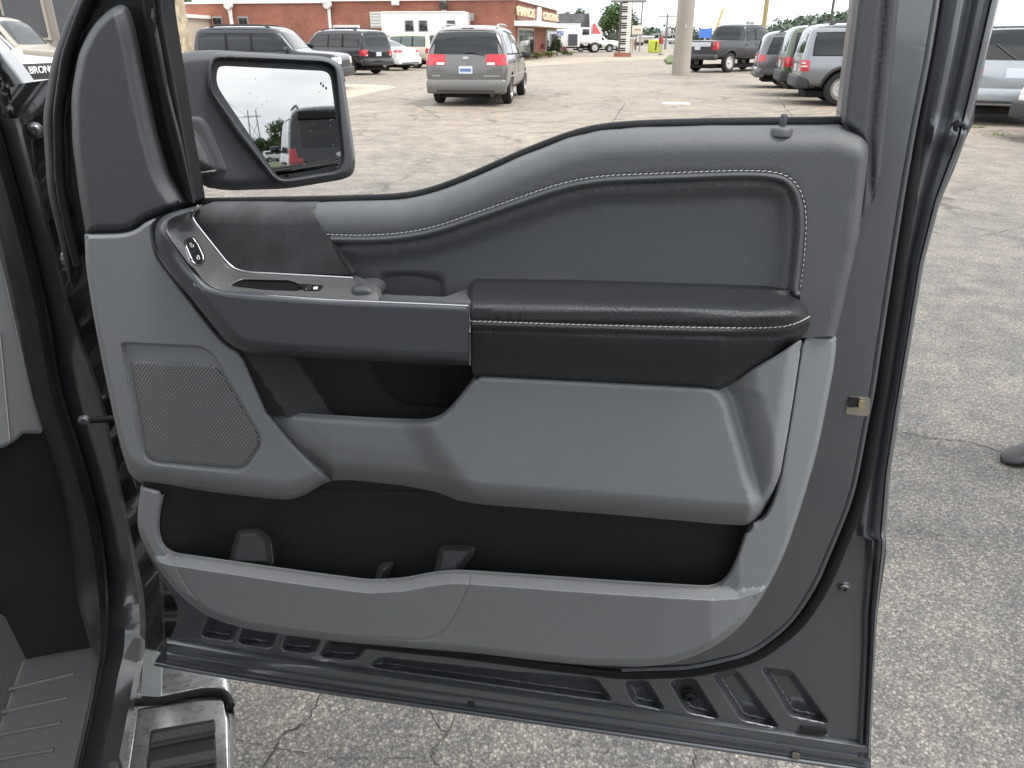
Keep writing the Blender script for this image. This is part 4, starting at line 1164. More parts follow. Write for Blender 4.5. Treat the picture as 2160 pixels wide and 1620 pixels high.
def lathe(prof, S=28, axis='y'):
    V, F_ = [], []
    for (r, h) in prof:
        for k in range(S):
            a = math.tau * k / S
            V.append((math.cos(a) * r, h, math.sin(a) * r))
    for i in range(len(prof) - 1):
        for k in range(S):
            l = (k + 1) % S
            F_.append((i * S + k, i * S + l, (i + 1) * S + l, (i + 1) * S + k))
    return V, F_
def _mesh(name, V, F_, m, ang=40):
    me = bpy.data.meshes.new(name); me.from_pydata(V, [], F_); me.materials.append(m); smooth(me, ang); return me
tv, tf_ = lathe([(0.60, -0.11), (0.66, -0.125), (0.90, -0.13), (0.97, -0.10), (1.0, -0.06), (0.985, -0.02), (1.0, 0.0), (0.985, 0.02), (1.0, 0.06), (0.97, 0.10), (0.90, 0.13), (0.66, 0.125), (0.60, 0.11), (0.60, -0.11)])
TYRE_ME = _mesh('wheel', tv, tf_, TYRE)
def rim_mesh(m, spokes):
    V, F_ = lathe([(0.66, 0.118), (0.63, 0.125), (0.60, 0.10), (0.58, 0.02), (0.3, -0.02), (0.0, -0.02)])
    if spokes:
        for s in range(spokes):
            a = math.tau * s / spokes
            for da in (-0.13, 0.13) if spokes <= 6 else (0.0,):
                c, sn = math.cos(a + da), math.sin(a + da)
                wd = 0.055 if spokes <= 6 else 0.05
                k = len(V)
                for (r, h) in ((0.10, 0.07), (0.60, 0.105)):
                    for sg in (-1, 1):
                        V.append((c * r - sn * wd * sg, h, sn * r + c * wd * sg))
                        V.append((c * r - sn * wd * sg, h - 0.06, sn * r + c * wd * sg))
                F_ += [(k, k + 2, k + 6, k + 4), (k, k + 4, k + 5, k + 1), (k + 2, k + 3, k + 7, k + 6)]
        v2, f2 = lathe([(0.17, 0.02), (0.17, 0.085), (0.12, 0.10), (0.0, 0.10)], 14)
        k = len(V); V += v2; F_ += [tuple(i + k for i in f) for f in f2]
    else:
        v2, f2 = lathe([(0.58, 0.02), (0.52, 0.075), (0.40, 0.085), (0.32, 0.05), (0.22, 0.05), (0.18, 0.10), (0.10, 0.12), (0.0, 0.12)], 28)
        k = len(V); V += v2; F_ += [tuple(i + k for i in f) for f in f2]
    return _mesh('rim', V, F_, m)
RIM5 = rim_mesh(RIMS, 5); RIM10 = rim_mesh(RIMS, 10); RIMST = rim_mesh(RIMW, 0)

PROF = {
 'suv': [(0.0, .29, .47, .49, .86, .92, .88, .84), (.012, .235, .54, .60, .92, .97, .93, .86), (.035, .21, .57, .90, .95, .99, .95, .80), (.075, .19, .57, .985, .96, 1, .96, .79), (.30, .18, .57, 1.0, .96, 1, .96, .80), (.50, .18, .565, .99, .96, 1, .96, .79), (.585, .18, .56, .945, .96, 1, .96, .77), (.71, .18, .56, .615, .96, 1, .95, .84), (.74, .18, .555, .585, .96, 1, .95, .84), (.94, .19, .52, .55, .94, .98, .91, .82), (.985, .22, .48, .505, .89, .94, .87, .78), (1.0, .28, .42, .44, .82, .87, .82, .72)],
 'boxy': [(0.0, .30, .52, .54, .88, .93, .90, .86), (.010, .25, .57, .62, .93, .98, .95, .88), (.028, .23, .59, .93, .95, 1, .96, .83), (.055, .21, .59, .99, .96, 1, .96, .83), (.30, .20, .59, 1.0, .96, 1, .96, .84), (.54, .20, .585, .995, .96, 1, .96, .83), (.61, .20, .58, .96, .96, 1, .96, .82), (.70, .20, .58, .64, .96, 1, .96, .88), (.725, .20, .58, .615, .96, 1, .96, .88), (.955, .21, .555, .59, .95, .99, .94, .88), (.99, .25, .53, .55, .92, .96, .91, .84), (1.0, .30, .47, .49, .86, .91, .87, .78)],
 'van': [(0.0, .25, .46, .48, .84, .90, .86, .82), (.008, .20, .55, .59, .92, .96, .93, .88), (.022, .17, .605, .73, .95, .99, .955, .84), (.045, .155, .62, .90, .96, 1, .96, .79), (.085, .15, .62, .985, .96, 1, .96, .77), (.30, .14, .615, 1.0, .96, 1, .96, .78), (.50, .14, .605, .985, .96, 1, .96, .77), (.62, .14, .59, .90, .96, 1, .96, .75), (.80, .14, .56, .62, .96, 1, .94, .80), (.84, .14, .54, .58, .95, .99, .92, .79), (.95, .16, .43, .46, .90, .95, .86, .72), (.99, .20, .38, .40, .80, .86, .78, .62), (1.0, .25, .33, .34, .70, .76, .7, .5)],
 'sedan': [(0.0, .30, .56, .58, .84, .90, .86, .78), (.015, .24, .62, .66, .90, .96, .92, .82), (.06, .20, .64, .685, .94, .99, .94, .84), (.15, .18, .645, .70, .95, 1, .95, .82), (.27, .17, .64, .90, .95, 1, .95, .74), (.38, .17, .635, .99, .95, 1, .95, .72), (.50, .17, .63, 1.0, .95, 1, .95, .72), (.58, .17, .625, .95, .95, 1, .95, .72), (.72, .17, .62, .66, .95, 1, .94, .82), (.75, .17, .60, .635, .95, 1, .93, .82), (.94, .19, .52, .55, .92, .96, .88, .76), (.985, .23, .46, .48, .84, .90, .82, .68), (1.0, .28, .40, .41, .74, .8, .74, .6)],
 'pickup': [(0.0, .30, .60, .61, .90, .94, .92, .90), (.008, .27, .63, .645, .94, .98, .96, .93), (.02, .26, .64, .655, .96, 1, .97, .95), (.335, .26, .635, .65, .96, 1, .97, .95), (.345, .26, .635, .66, .96, 1, .96, .90), (.355, .26, .635, .92, .96, 1, .95, .80), (.375, .25, .635, .985, .96, 1, .95, .79), (.50, .25, .63, 1.0, .96, 1, .95, .80), (.60, .25, .63, .985, .96, 1, .95, .79), (.64, .25, .625, .94, .96, 1, .95, .78), (.735, .25, .625, .68, .96, 1, .95, .86), (.755, .25, .62, .655, .96, 1, .95, .86), (.96, .26, .59, .62, .95, .99, .93, .86), (.99, .28, .55, .58, .92, .96, .9, .82), (1.0, .32, .48, .5, .86, .9, .86, .76)],
}
def vehicle(name, label, cat, kind, L, W, H, pos, heading, paint, wheel=RIM5, wr=0.36, axles=(.20, .80), glass=WGLASS, lamps='suv', cladding=False, rails=False, bumper=None, group=None, plate=True, plate_txt=None, spare=False, sides='both', roofcol=None):
    root = empty(name, (pos[0], pos[1], 0.0), heading)
    tag(root, label, cat, group)
    hw = W / 2
    V, F_ = [], []
    rings = []
    for (fx, zb, zs, zt, wb, wm, ws, wt) in PROF[kind]:
        x = fx * L; zb *= H; zs *= H; zt *= H; wb *= hw; wm *= hw; ws *= hw; wt *= hw
        gl = zt - zs
        half = [(0, zb), (wb * .8, zb), (wb, zb + .10 * H * .6), (wm, zb + (zs - zb) * .60), (ws, zs), (ws + (wt - ws) * .45, zs + gl * .5), (wt, zs + gl * .90), (wt * .80, zt), (0, zt + .008 * H)]
        ring = [(x, y, z) for y, z in half] + [(x, -y, z) for y, z in half[-2:0:-1]]
        rings.append(ring)
    n = len(rings[0])
    for r in rings: V += r
    for i in range(len(rings) - 1):
        for k in range(n):
            l = (k + 1) % n
            F_.append((i * n + k, i * n + l, (i + 1) * n + l, (i + 1) * n + k))
    F_.append(tuple(range(n))[::-1]); F_.append(tuple((len(rings) - 1) * n + k for k in range(n)))
    me = bpy.data.meshes.new('body'); me.from_pydata(V, [], F_)
    me.materials.append(paint); me.materials.append(UNDER)
    bm = bmesh.new(); bm.from_mesh(me)
    bmesh.ops.recalc_face_normals(bm, faces=bm.faces); bm.to_mesh(me); bm.free()
    body = bpy.data.objects.new('body', me); COL.objects.link(body)
    md = body.modifiers.new('s', 'SUBSURF'); md.levels = 2
    # wheel wells
    cv, cf = [], []
    for a in axles:
        for sgn in (1, -1):
            S = 22; k0 = len(cv)
            for yy in (sgn * (hw + .2), sgn * (hw - .34)):
                for k in range(S):
                    t = math.tau * k / S
                    cv.append((a * L + math.cos(t) * wr * 1.17, yy, wr + math.sin(t) * wr * 1.17))
            for k in range(S):
                l = (k + 1) % S
                cf.append((k0 + k, k0 + l, k0 + S + l, k0 + S + k))
            cf.append(tuple(k0 + k for k in range(S))[::-1]); cf.append(tuple(k0 + S + k for k in range(S)))
    cme = bpy.data.meshes.new('cut'); cme.from_pydata(cv, [], cf); cme.materials.append(paint); cme.materials.append(UNDER)
    bm = bmesh.new(); bm.from_mesh(cme); bmesh.ops.recalc_face_normals(bm, faces=bm.faces)
    for f in bm.faces: f.material_index = 1
    bm.to_mesh(cme); bm.free()
    cut = bpy.data.objects.new('cut', cme); COL.objects.link(cut)
    dg = bpy.context.evaluated_depsgraph_get()
    bv = BVHTree.FromObject(body, dg)          # smooth shape for placing fittings
    mb = body.modifiers.new('b', 'BOOLEAN'); mb.object = cut; mb.operation = 'DIFFERENCE'; mb.solver = 'EXACT'
    dg = bpy.context.evaluated_depsgraph_get()
    nme = bpy.data.meshes.new_from_object(body.evaluated_get(dg))
    bpy.data.objects.remove(body); bpy.data.objects.remove(cut)
    nme.name = 'body'; smooth(nme, 38)
    body = bpy.data.objects.new('body', nme); COL.objects.link(body); body.parent = root
    def decal(nm, quad, axis, m, nu=7, nv=5, lift=0.006, rd=0.12, parent=None, thick=0.02):
        """a fitted panel: four corners seen from one side, laid on the body"""
        q = [np.array(p, float) for p in quad]
        pts = []
        for j in range(nv):
            for i in range(nu):
                s, t = -1 + 2 * i / (nu - 1), -1 + 2 * j / (nv - 1)
                s2, t2 = s * math.sqrt(1 - rd * t * t / 2), t * math.sqrt(1 - rd * s * s / 2)
                u, v = (s2 + 1) / 2, (t2 + 1) / 2
                pts.append((q[0] * (1 - u) + q[1] * u) * (1 - v) + (q[3] * (1 - u) + q[2] * u) * v)
        P, Nn = [], []
        for a, b2 in pts:
            if axis == 'L': o_, d_ = Vector((a, 6, b2)), Vector((0, -1, 0))
            elif axis == 'R': o_, d_ = Vector((a, -6, b2)), Vector((0, 1, 0))
            elif axis == 'B': o_, d_ = Vector((-6, a, b2)), Vector((1, 0, 0))
            elif axis == 'F': o_, d_ = Vector((L + 6, a, b2)), Vector((-1, 0, 0))
            h = bv.ray_cast(o_, d_)
            if h[0] is None:
                P.append(None); Nn.append(None); continue
            P.append(h[0]); Nn.append(h[1] if h[1].dot(d_) < 0 else -h[1])
        VV, FF, idx = [], [], {}
        for k, p in enumerate(P):
            if p is None: continue
            idx[k] = len(VV); VV.append(tuple(p + Nn[k] * lift))
        for j in range(nv - 1):
            for i in range(nu - 1):
                f = [j * nu + i, j * nu + i + 1, (j + 1) * nu + i + 1, (j + 1) * nu + i]
                if all(g in idx for g in f):
                    f2 = [idx[g] for g in f]
                    FF.append(tuple(f2))
        if not FF: return None
        me2 = bpy.data.meshes.new(nm); me2.from_pydata(VV, [], FF); me2.materials.append(m)
        bm2 = bmesh.new(); bm2.from_mesh(me2)
        bmesh.ops.recalc_face_normals(bm2, faces=bm2.faces)
        f0 = bm2.faces[:] [0]; nd = Vector({'L': (0, 1, 0), 'R': (0, -1, 0), 'B': (-1, 0, 0), 'F': (1, 0, 0)}[axis])
        if f0.normal.dot(nd) < 0: bmesh.ops.reverse_faces(bm2, faces=bm2.faces)
        # give it an edge that sinks into the body
        ed = [e for e in bm2.edges if e.is_boundary]
        r2 = bmesh.ops.extrude_edge_only(bm2, edges=ed)
        for v_ in [g for g in r2['geom'] if isinstance(g, bmesh.types.BMVert)]:
            v_.co -= nd * (lift + thick)
        bm2.to_mesh(me2); bm2.free()
        smooth(me2, 40)
        o2 = bpy.data.objects.new(nm, me2); COL.objects.link(o2); o2.parent = parent or root
        return o2
    # wheels
    for a in axles:
        for sgn in (1, -1):
            w = bpy.data.objects.new('wheel', TYRE_ME); COL.objects.link(w); w.parent = root
            w.location = (a * L, sgn * (hw - .135), wr)
            w.scale = (wr, .84, wr); w.rotation_euler = (0, random.uniform(0, 1), 0 if sgn > 0 else math.pi)
            rm = bpy.data.objects.new('rim', wheel); COL.objects.link(rm); rm.parent = w
    # glazing
    S = {'suv': [(.055, .60, .10, .93, .225, .945, .225, .60), (.245, .60, .245, .945, .40, .95, .40, .60), (.415, .60, .415, .95, .565, .92, .66, .62)],
         'boxy': [(.055, .62, .065, .95, .235, .955, .235, .62), (.255, .62, .255, .955, .41, .955, .41, .62), (.425, .62, .425, .955, .60, .935, .665, .63)],
         'van': [(.06, .65, .10, .93, .27, .945, .27, .645), (.285, .645, .285, .945, .46, .94, .46, .64), (.475, .64, .475, .94, .60, .87, .72, .63)],
         'sedan': [(.20, .67, .28, .88, .37, .95, .37, .67), (.39, .665, .39, .955, .50, .955, .50, .665), (.515, .66, .515, .955, .58, .92, .685, .67)],
         'pickup': [(.375, .665, .38, .95, .475, .955, .475, .665), (.49, .665, .49, .955, .60, .95, .695, .68)]}[kind]
    for ax in (('L', 'R') if sides == 'both' else sides):
        a0, a1 = S[0], S[-1]
        decal('window_surround', [(a0[0] * L - .03, a0[1] * H - .025), (a1[6] * L + .04, a1[7] * H - .03), (a1[4] * L + .02, a1[5] * H + .02), (a0[2] * L - .02, a0[3] * H + .015)], ax, UNDER, 14, 6, 0.003, 0.05)
    for (x0, z0, x1, z1, x2, z2, x3, z3) in S:
        for ax in (('L', 'R') if sides == 'both' else sides):
            decal('side_window', [(x0 * L, z0 * H), (x3 * L, z3 * H), (x2 * L, z2 * H), (x1 * L, z1 * H)], ax, glass)
    rw = {'suv': (.56, .62, .62, .93), 'boxy': (.62, .64, .66, .95), 'van': (.78, .645, .66, .935), 'sedan': None, 'pickup': None}[kind]
    if rw:
        decal('rear_window', [(-rw[0] * hw * 1.18, rw[1] * H), (rw[0] * hw * 1.18, rw[1] * H), (rw[2] * hw, rw[3] * H), (-rw[2] * hw, rw[3] * H)], 'B', WGLASS, 11, 8)
    elif kind == 'sedan':
        decal('rear_window', [(-.66 * hw, .73 * H), (.66 * hw, .73 * H), (.52 * hw, .95 * H), (-.52 * hw, .95 * H)], 'B', WGLASS, 11, 6)
    else:
        decal('rear_window', [(-.66 * hw, .69 * H), (.66 * hw, .69 * H), (.62 * hw, .94 * H), (-.62 * hw, .94 * H)], 'B', WGLASS, 9, 6)
    wz = {'suv': (.64, .92), 'boxy': (.66, .94), 'van': (.635, .90), 'sedan': (.69, .94), 'pickup': (.70, .93)}[kind]
    decal('windscreen', [(-.78 * hw, wz[0] * H), (.78 * hw, wz[0] * H), (.66 * hw, wz[1] * H), (-.66 * hw, wz[1] * H)], 'F', glass, 11, 8)
    # lamps
    lz = {'suv': (.46, .58), 'boxy': (.42, .56), 'van': (.51, .645), 'sedan': (.56, .645), 'pickup': (.46, .63)}[kind]
    lw = {'suv': .42, 'boxy': .24, 'van': .47, 'sedan': .40, 'pickup': .16}[kind]
    for sgn in (1, -1):
        lq = [(sgn * (.955 - lw) * hw, lz[0] * H), (sgn * .94 * hw, lz[0] * H), (sgn * .94 * hw, lz[1] * H), (sgn * (.955 - lw) * hw, lz[1] * H)]
        t = decal('tail_lamp', lq, 'B', LAMPR, 7, 5, 0.012)
        if t and kind in ('van', 'boxy', 'suv'):
            decal('reversing_lamp', [(sgn * (.975 - lw) * hw, (lz[0] + .005) * H), (sgn * (.955 - lw * .55) * hw, (lz[0] + .005) * H), (sgn * (.955 - lw * .55) * hw, (lz[0] + .035) * H), (sgn * (.975 - lw) * hw, (lz[0] + .035) * H)], 'B', LAMPW, 4, 3, 0.018, parent=t)
        sl = {'suv': .05, 'boxy': .045, 'van': .035, 'sedan': .055, 'pickup': .03}[kind]
        decal('tail_lamp', [(.004 * L, lz[0] * H), (sl * L, (lz[0] + .01) * H), (sl * L, lz[1] * H), (.008 * L, lz[1] * H)], 'L' if sgn > 0 else 'R', LAMPR, 5, 5, 0.012)
        hz = {'suv': (.43, .49), 'boxy': (.42, .52), 'van': (.36, .42), 'sedan': (.44, .51), 'pickup': (.46, .56)}[kind]
        decal('head_lamp', [(sgn * .52 * hw, hz[0] * H), (sgn * .93 * hw, hz[0] * H), (sgn * .93 * hw, hz[1] * H), (sgn * .52 * hw, hz[1] * H)], 'F', LAMPW, 6, 4, 0.012)
        decal('head_lamp', [(.945 * L, hz[0] * H), (.99 * L, hz[0] * H), (.99 * L, hz[1] * H), (.955 * L, hz[1] * H)], 'L' if sgn > 0 else 'R', LAMPW, 5, 4, 0.012)
        # door mirrors
        bm3 = bmesh.new(); mx = {'suv': .655, 'boxy': .655, 'van': .71, 'sedan': .67, 'pickup': .68}[kind]
        mz = {'suv': .62, 'boxy': .645, 'van': .60, 'sedan': .68, 'pickup': .70}[kind]
        add_box(bm3, (mx * L, sgn * (hw + .07), mz * H), (.10, .20, .15), 0, .03)
        add_box(bm3, (mx * L + .02, sgn * (hw - .02), (mz - .02) * H), (.06, .16, .05), 0, .01)
        bm_obj('door_mirror', bm3, paint if kind != 'van' else CLAD, root)
    decal('radiator_grille', [(-.46 * hw, .36 * H), (.46 * hw, .36 * H), (.46 * hw, .47 * H), (-.46 * hw, .47 * H)], 'F', CLAD, 7, 4, 0.010)
    # door shut lines and handles
    for ax in (('L', 'R') if sides == 'both' else sides):
        zs = {'suv': .57, 'boxy': .58, 'van': .60, 'sedan': .635, 'pickup': .63}[kind]
        lines = {'suv': (.235, .41, .70), 'boxy': (.245, .418, .71), 'van': (.28, .468, .76), 'sedan': (.25, .51, .73), 'pickup': (.345, .48, .73)}[kind]
        for lx in lines:
            decal('shut_line', [(lx * L, .24 * H), (lx * L + .012, .24 * H), (lx * L + .012, zs * H), (lx * L, zs * H)], ax, UNDER, 2, 8, 0.003, 0.0)
        for lx in lines[:-1][-2:]:
            decal('door_handle', [(lx * L + .06, (zs - .075) * H), (lx * L + .24, (zs - .075) * H), (lx * L + .24, (zs - .055) * H), (lx * L + .06, (zs - .055) * H)], ax, paint if not cladding else CLAD, 4, 3, 0.028, 0.1)
        if cladding:
            for a in axles:
                ring = []
                for k in range(13):
                    t = math.pi * (k / 12 * 1.1 - .05)
                    ring.append((a * L + math.cos(t) * wr * 1.24, wr + math.sin(t) * wr * 1.24))
                RP = []
                for (x, z) in ring:
                    s_ = 1 if ax == 'L' else -1
                    h = bv.ray_cast(Vector((x, 6 * s_, z)), Vector((0, -s_, 0)))
                    if h[0] is not None: RP.append(np.array(h[0]) - np.array((0, s_ * .012, 0)))
                if len(RP) > 4:
                    v3, f3 = tube_geo(RP, 0.045, 8, nrm=(0, 1, 0))
                    mesh_obj('arch_flare', v3, f3, CLAD, root, local=True)
            decal('sill_cladding', [((axles[0] + .09) * L, .165 * H), ((axles[1] - .09) * L, .165 * H), ((axles[1] - .09) * L, .27 * H), ((axles[0] + .09) * L, .27 * H)], ax, CLAD, 12, 4, 0.012)
    # bumper
    bmat = bumper or paint
    bm3 = bmesh.new()
    bz0, bz1 = {'suv': (.19, .36), 'boxy': (.21, .37), 'van': (.16, .34), 'sedan': (.20, .42), 'pickup': (.26, .38)}[kind]
    add_box(bm3, (.10, 0, (bz0 + bz1) / 2 * H), (.30, W * .955, (bz1 - bz0) * H), 0, .055, seg=3)
    rb = bm_obj('rear_bumper', bm3, bmat, root)
    bm3 = bmesh.new(); add_box(bm3, (-.055, 0, (bz0 + .04) * H), (.03, W * .70, .05), 0, .012); bm_obj('bumper_insert', bm3, CLAD, rb)
    bm3 = bmesh.new(); add_box(bm3, (L - .10, 0, (bz0 + bz1) / 2 * H), (.30, W * .93, (bz1 - bz0) * H), 0, .055, seg=3)
    bm_obj('front_bumper', bm3, bmat, root)
    bm3 = bmesh.new(); add_box(bm3, (L * .5, 0, .25), (L * .9, W * .62, .14), 0, .02); bm_obj('underbody', bm3, UNDER, root)
    if plate:
        pz = {'suv': .50, 'boxy': .46, 'van': .455, 'sedan': .60, 'pickup': .50}[kind] * H
        pl = decal('number_plate', [(-.16, pz - .08), (.16, pz - .08), (.16, pz + .08), (-.16, pz + .08)], 'B', PLATE, 4, 3, 0.02, 0.02)
        if pl and plate_txt:
            xb = min(v.co.x for v in pl.data.vertices)
            mt = Matrix(((0, 0, -1, xb - .004), (-1, 0, 0, 0), (0, 1, 0, pz), (0, 0, 0, 1)))
            text_mesh('plate_print', plate_txt, 0.085, PLATEB, pl, mt)
    if rails:
        for sgn in (1, -1):
            yr = sgn * .66 * hw
            xs = np.linspace(.12, .54, 9) * L
            P = []
            for k, x in enumerate(xs):
                h = bv.ray_cast(Vector((x, yr, 5)), Vector((0, 0, -1)))
                P.append((x, yr, (h[0].z if h[0] else H) + (0.0 if k in (0, 8) else .055)))
            v3, f3 = tube_geo(P, .022, 6)
            mesh_obj('roof_rail', v3, f3, CLAD if rails is True else rails, root, local=True)
    root_data = dict(root=root, bv=bv, decal=decal, L=L, W=W, H=H)
    return root_data
def flip(m): return m
def rear_pos(wheel_px, heading, L, W, axle):
    """rear centre of a vehicle whose right rear wheel touches the ground at a photo point"""
    x, y = wheel_px
    f = (math.cos(heading), math.sin(heading)); r = (f[1], -f[0])
    x -= r[0] * (W / 2 - .12); y -= r[1] * (W / 2 - .12)
    return x - f[0] * axle * L, y - f[1] * axle * L
# ================================================================== VEHICLE INSTANCES
def vp(name, c, rough=0.25, metal=0.5): return mat(name, c, rough, metal, coat=0.6)
P_VAN = vp('taupe_grey_paint', (0.150, 0.144, 0.136), 0.30)
P_SILV = vp('silver_grey_paint', (0.215, 0.225, 0.24))
P_GREEN = vp('dark_green_paint', (0.085, 0.105, 0.07))
P_GREY = vp('mid_grey_paint', (0.13, 0.13, 0.14))
P_BLACK = vp('black_paint', (0.014, 0.015, 0.019), 0.15, 0.2)
P_WHITE = mat('white_paint', (0.78, 0.78, 0.77), 0.25, 0, coat=0.6)
P_CREAM = mat('cream_paint', (0.62, 0.57, 0.43), 0.3, 0, coat=0.5)
P_CHAR = mat('charcoal_paint', (0.034, 0.035, 0.039), 0.3, 0.2, coat=0.3)
P_BEIGE = mat('faded_beige_paint', (0.27, 0.24, 0.19), 0.4, 0, coat=0.3)
P_LGREY = vp('pale_grey_paint', (0.33, 0.35, 0.37), 0.25)

# minivan driving off
h = R(83)
van = vehicle('minivan', 'taupe grey minivan with red tail lamps driving away across the lot', 'van', 'van', 5.1, 1.97, 1.76, rear_pos(G(1072, 218), h, 5.1, 1.97, .205), h, P_VAN, RIM5, 0.34, (.205, .80), rails=P_VAN)
van['decal']('plate_print', [(-.13, .765), (.13, .765), (.13, .83), (-.13, .83)], 'B', PLATEB, 5, 2, 0.024, 0.0, thick=0.0)
van['decal']('plate_recess', [(-.52, .70), (.52, .70), (.46, .93), (-.46, .93)], 'B', P_VAN, 5, 4, 0.006)
van['decal']('badge', [(-.08, 1.03), (.08, 1.03), (.08, 1.085), (-.08, 1.085)], 'B', RIMS, 4, 3, 0.014, 0.9)
van['decal']('model_lettering', [(-.80, .66), (-.42, .66), (-.42, .685), (-.80, .685)], 'B', RIMS, 6, 2, 0.010, 0.0)
van['decal']('trim_lettering', [(.62, .66), (.80, .66), (.80, .685), (.62, .685)], 'B', RIMS, 4, 2, 0.010, 0.0)
van['decal']('high_stop_lamp', [(-.14, 1.675), (.14, 1.675), (.14, 1.695), (-.14, 1.695)], 'B', mat('dark_red_lamp', (0.10, 0.02, 0.02), 0.2), 4, 2, 0.012, 0.0)
for ax in 'LR':
    van['decal']('side_moulding', [(.6, .62), (4.2, .60), (4.2, .64), (.6, .66)], ax, RIMS, 10, 2, 0.014, 0.0)
v3, f3 = tube_geo([(.03, .02, 1.17), (.02, -.12, 1.19), (.02, -.45, 1.12)], .012, 6)
mesh_obj('rear_wiper', v3, f3, CLAD, van['root'], local=True)
v3, f3 = tube_geo([(-.04, -.62, .26), (.12, -.62, .26)], .045, 10)
mesh_obj('exhaust', v3, f3, CLAD, van['root'], local=True)

# right hand row
h = R(-12)
hr = -h
def row(name, label, kind, wheel_xy, L, W, H, paint, **kw):
    return vehicle(name, label, 'car' if 'cat' not in kw else kw.pop('cat'), kind, L, W, H, rear_pos(wheel_xy, h, L, W, kw.get('axles', (.21, .80))[0]), h, paint, **kw)
a = row('boxy_suv', 'silver boxy SUV with cream steel wheels and red tail lamp, nearest in the right row', 'boxy', G(1768, 224), 4.4, 1.94, 1.80, P_SILV, wheel=RIMST, wr=.385, axles=(.225, .80), cladding=True, rails=True, bumper=CLAD, cat='SUV')
a['decal']('lamp_divider', [(.03, .86), (.14, .86), (.14, .885), (.03, .885)], 'R', LAMPW, 4, 2, 0.02, 0.0)
a['decal']('lamp_divider', [(.03, .93), (.10, .93), (.10, .955), (.03, .955)], 'R', LAMPW, 4, 2, 0.02, 0.0)
row('boxy_suv', 'green boxy SUV parked between the silver and the grey crossover', 'boxy', (8.32, 22.1), 4.4, 1.94, 1.80, P_GREEN, wheel=RIM5, wr=.38, axles=(.225, .80), cladding=True, rails=True, bumper=CLAD, cat='SUV')
row('crossover', 'grey crossover with slim red lamp parked beyond the green SUV', 'suv', (8.75, 26.0), 4.6, 1.88, 1.70, P_GREY, wheel=RIM10, wr=.36, axles=(.21, .80), rails=True, cat='SUV')
h = R(39)
a = row('heavy_pickup', 'dark grey pickup truck parked behind the concrete pole', 'pickup', G(1534, 153), 6.2, 2.10, 2.08, P_CHAR, wheel=RIMST, wr=.43, axles=(.185, .79), cladding=True, cat='pickup truck')
a['decal']('tailgate_band', [(-.72, 1.10), (.72, 1.10), (.72, 1.28), (-.72, 1.28)], 'B', RIMS, 6, 3, 0.012, 0.0)
# right edge
h = R(62)
_p = at_depth(np.float64(2000), np.float64(230), 15.2)
f = (math.cos(h), math.sin(h)); rl = (-f[1], f[0])
gw = vehicle('pale_suv', 'pale grey SUV with rear wiper, parked to the right of the open door', 'SUV', 'suv', 4.8, 1.95, 1.80, (float(_p[0]) - rl[0] * .95, float(_p[1]) - rl[1] * .95), h, P_LGREY, RIM10, .37, (.2, .8), cladding=True)
v3, f3 = tube_geo([(.10, .40, 1.38), (.06, .18, 1.22), (.05, .05, 1.14)], .016, 6)
mesh_obj('rear_wiper', v3, f3, CLAD, gw['root'], local=True)
gw['decal']('bumper_trim', [(-.7, .50), (.7, .50), (.7, .56), (-.7, .56)], 'B', RIMS, 7, 3, 0.03, 0.0)
h = R(188)
_p = G(2150, 292)
vehicle('white_car', 'white car whose front corner reaches in at the right edge', 'car', 'suv', 4.5, 1.85, 1.6, (_p[0] - 4.4 * math.cos(h) - .8 * math.sin(h), _p[1] - 4.4 * math.sin(h) + .8 * math.cos(h) + .2), h, P_WHITE, RIM5, .34, (.2, .8), bumper=CLAD)
# left group
h = R(-3)
vehicle('boxy_suv', 'charcoal boxy SUV with roof rails parked just above the door mirror', 'SUV', 'boxy', 4.45, 1.92, 1.80, (-9.62, 25.9), h, P_CHAR, RIM5, .37, (.215, .80), cladding=True, rails=True, bumper=CLAD)
h = R(148)
def left_pos(px, py, L, W, axle):
    x, y = G(px, py); f_ = (math.cos(h), math.sin(h)); l_ = (-f_[1], f_[0])
    x -= l_[0] * (W / 2 - .12); y -= l_[1] * (W / 2 - .12)
    return x - f_[0] * axle * L, y - f_[1] * axle * L
vehicle('large_suv', 'black full size SUV with upright red tail lamp, left of the white sedan', 'SUV', 'boxy', 4.9, 1.95, 1.80, left_pos(738, 158, 4.9, 1.95, .2), h, P_BLACK, RIM5, .39, (.2, .8), rails=True)
vehicle('white_sedan', 'white sedan parked between the black SUV and the cream SUV', 'sedan', 'sedan', 4.7, 1.84, 1.45, left_pos(812, 149, 4.7, 1.84, .2), h, P_WHITE, RIM10, .33, (.2, .8))
vehicle('cream_suv', 'cream compact SUV parked in front of the white trailer', 'SUV', 'boxy', 4.4, 1.80, 1.72, left_pos(880, 144, 4.4, 1.80, .2), h, P_CREAM, RIM5, .35, (.2, .8), glass=WGLASS2, cladding=False)
h = R(4)
vehicle('white_crossover', 'white crossover half hidden between the door frame and the charcoal SUV', 'car', 'suv', 4.5, 1.85, 1.62, (-16.6, 33.5), h, P_WHITE, RIM5, .34, (.2, .8))
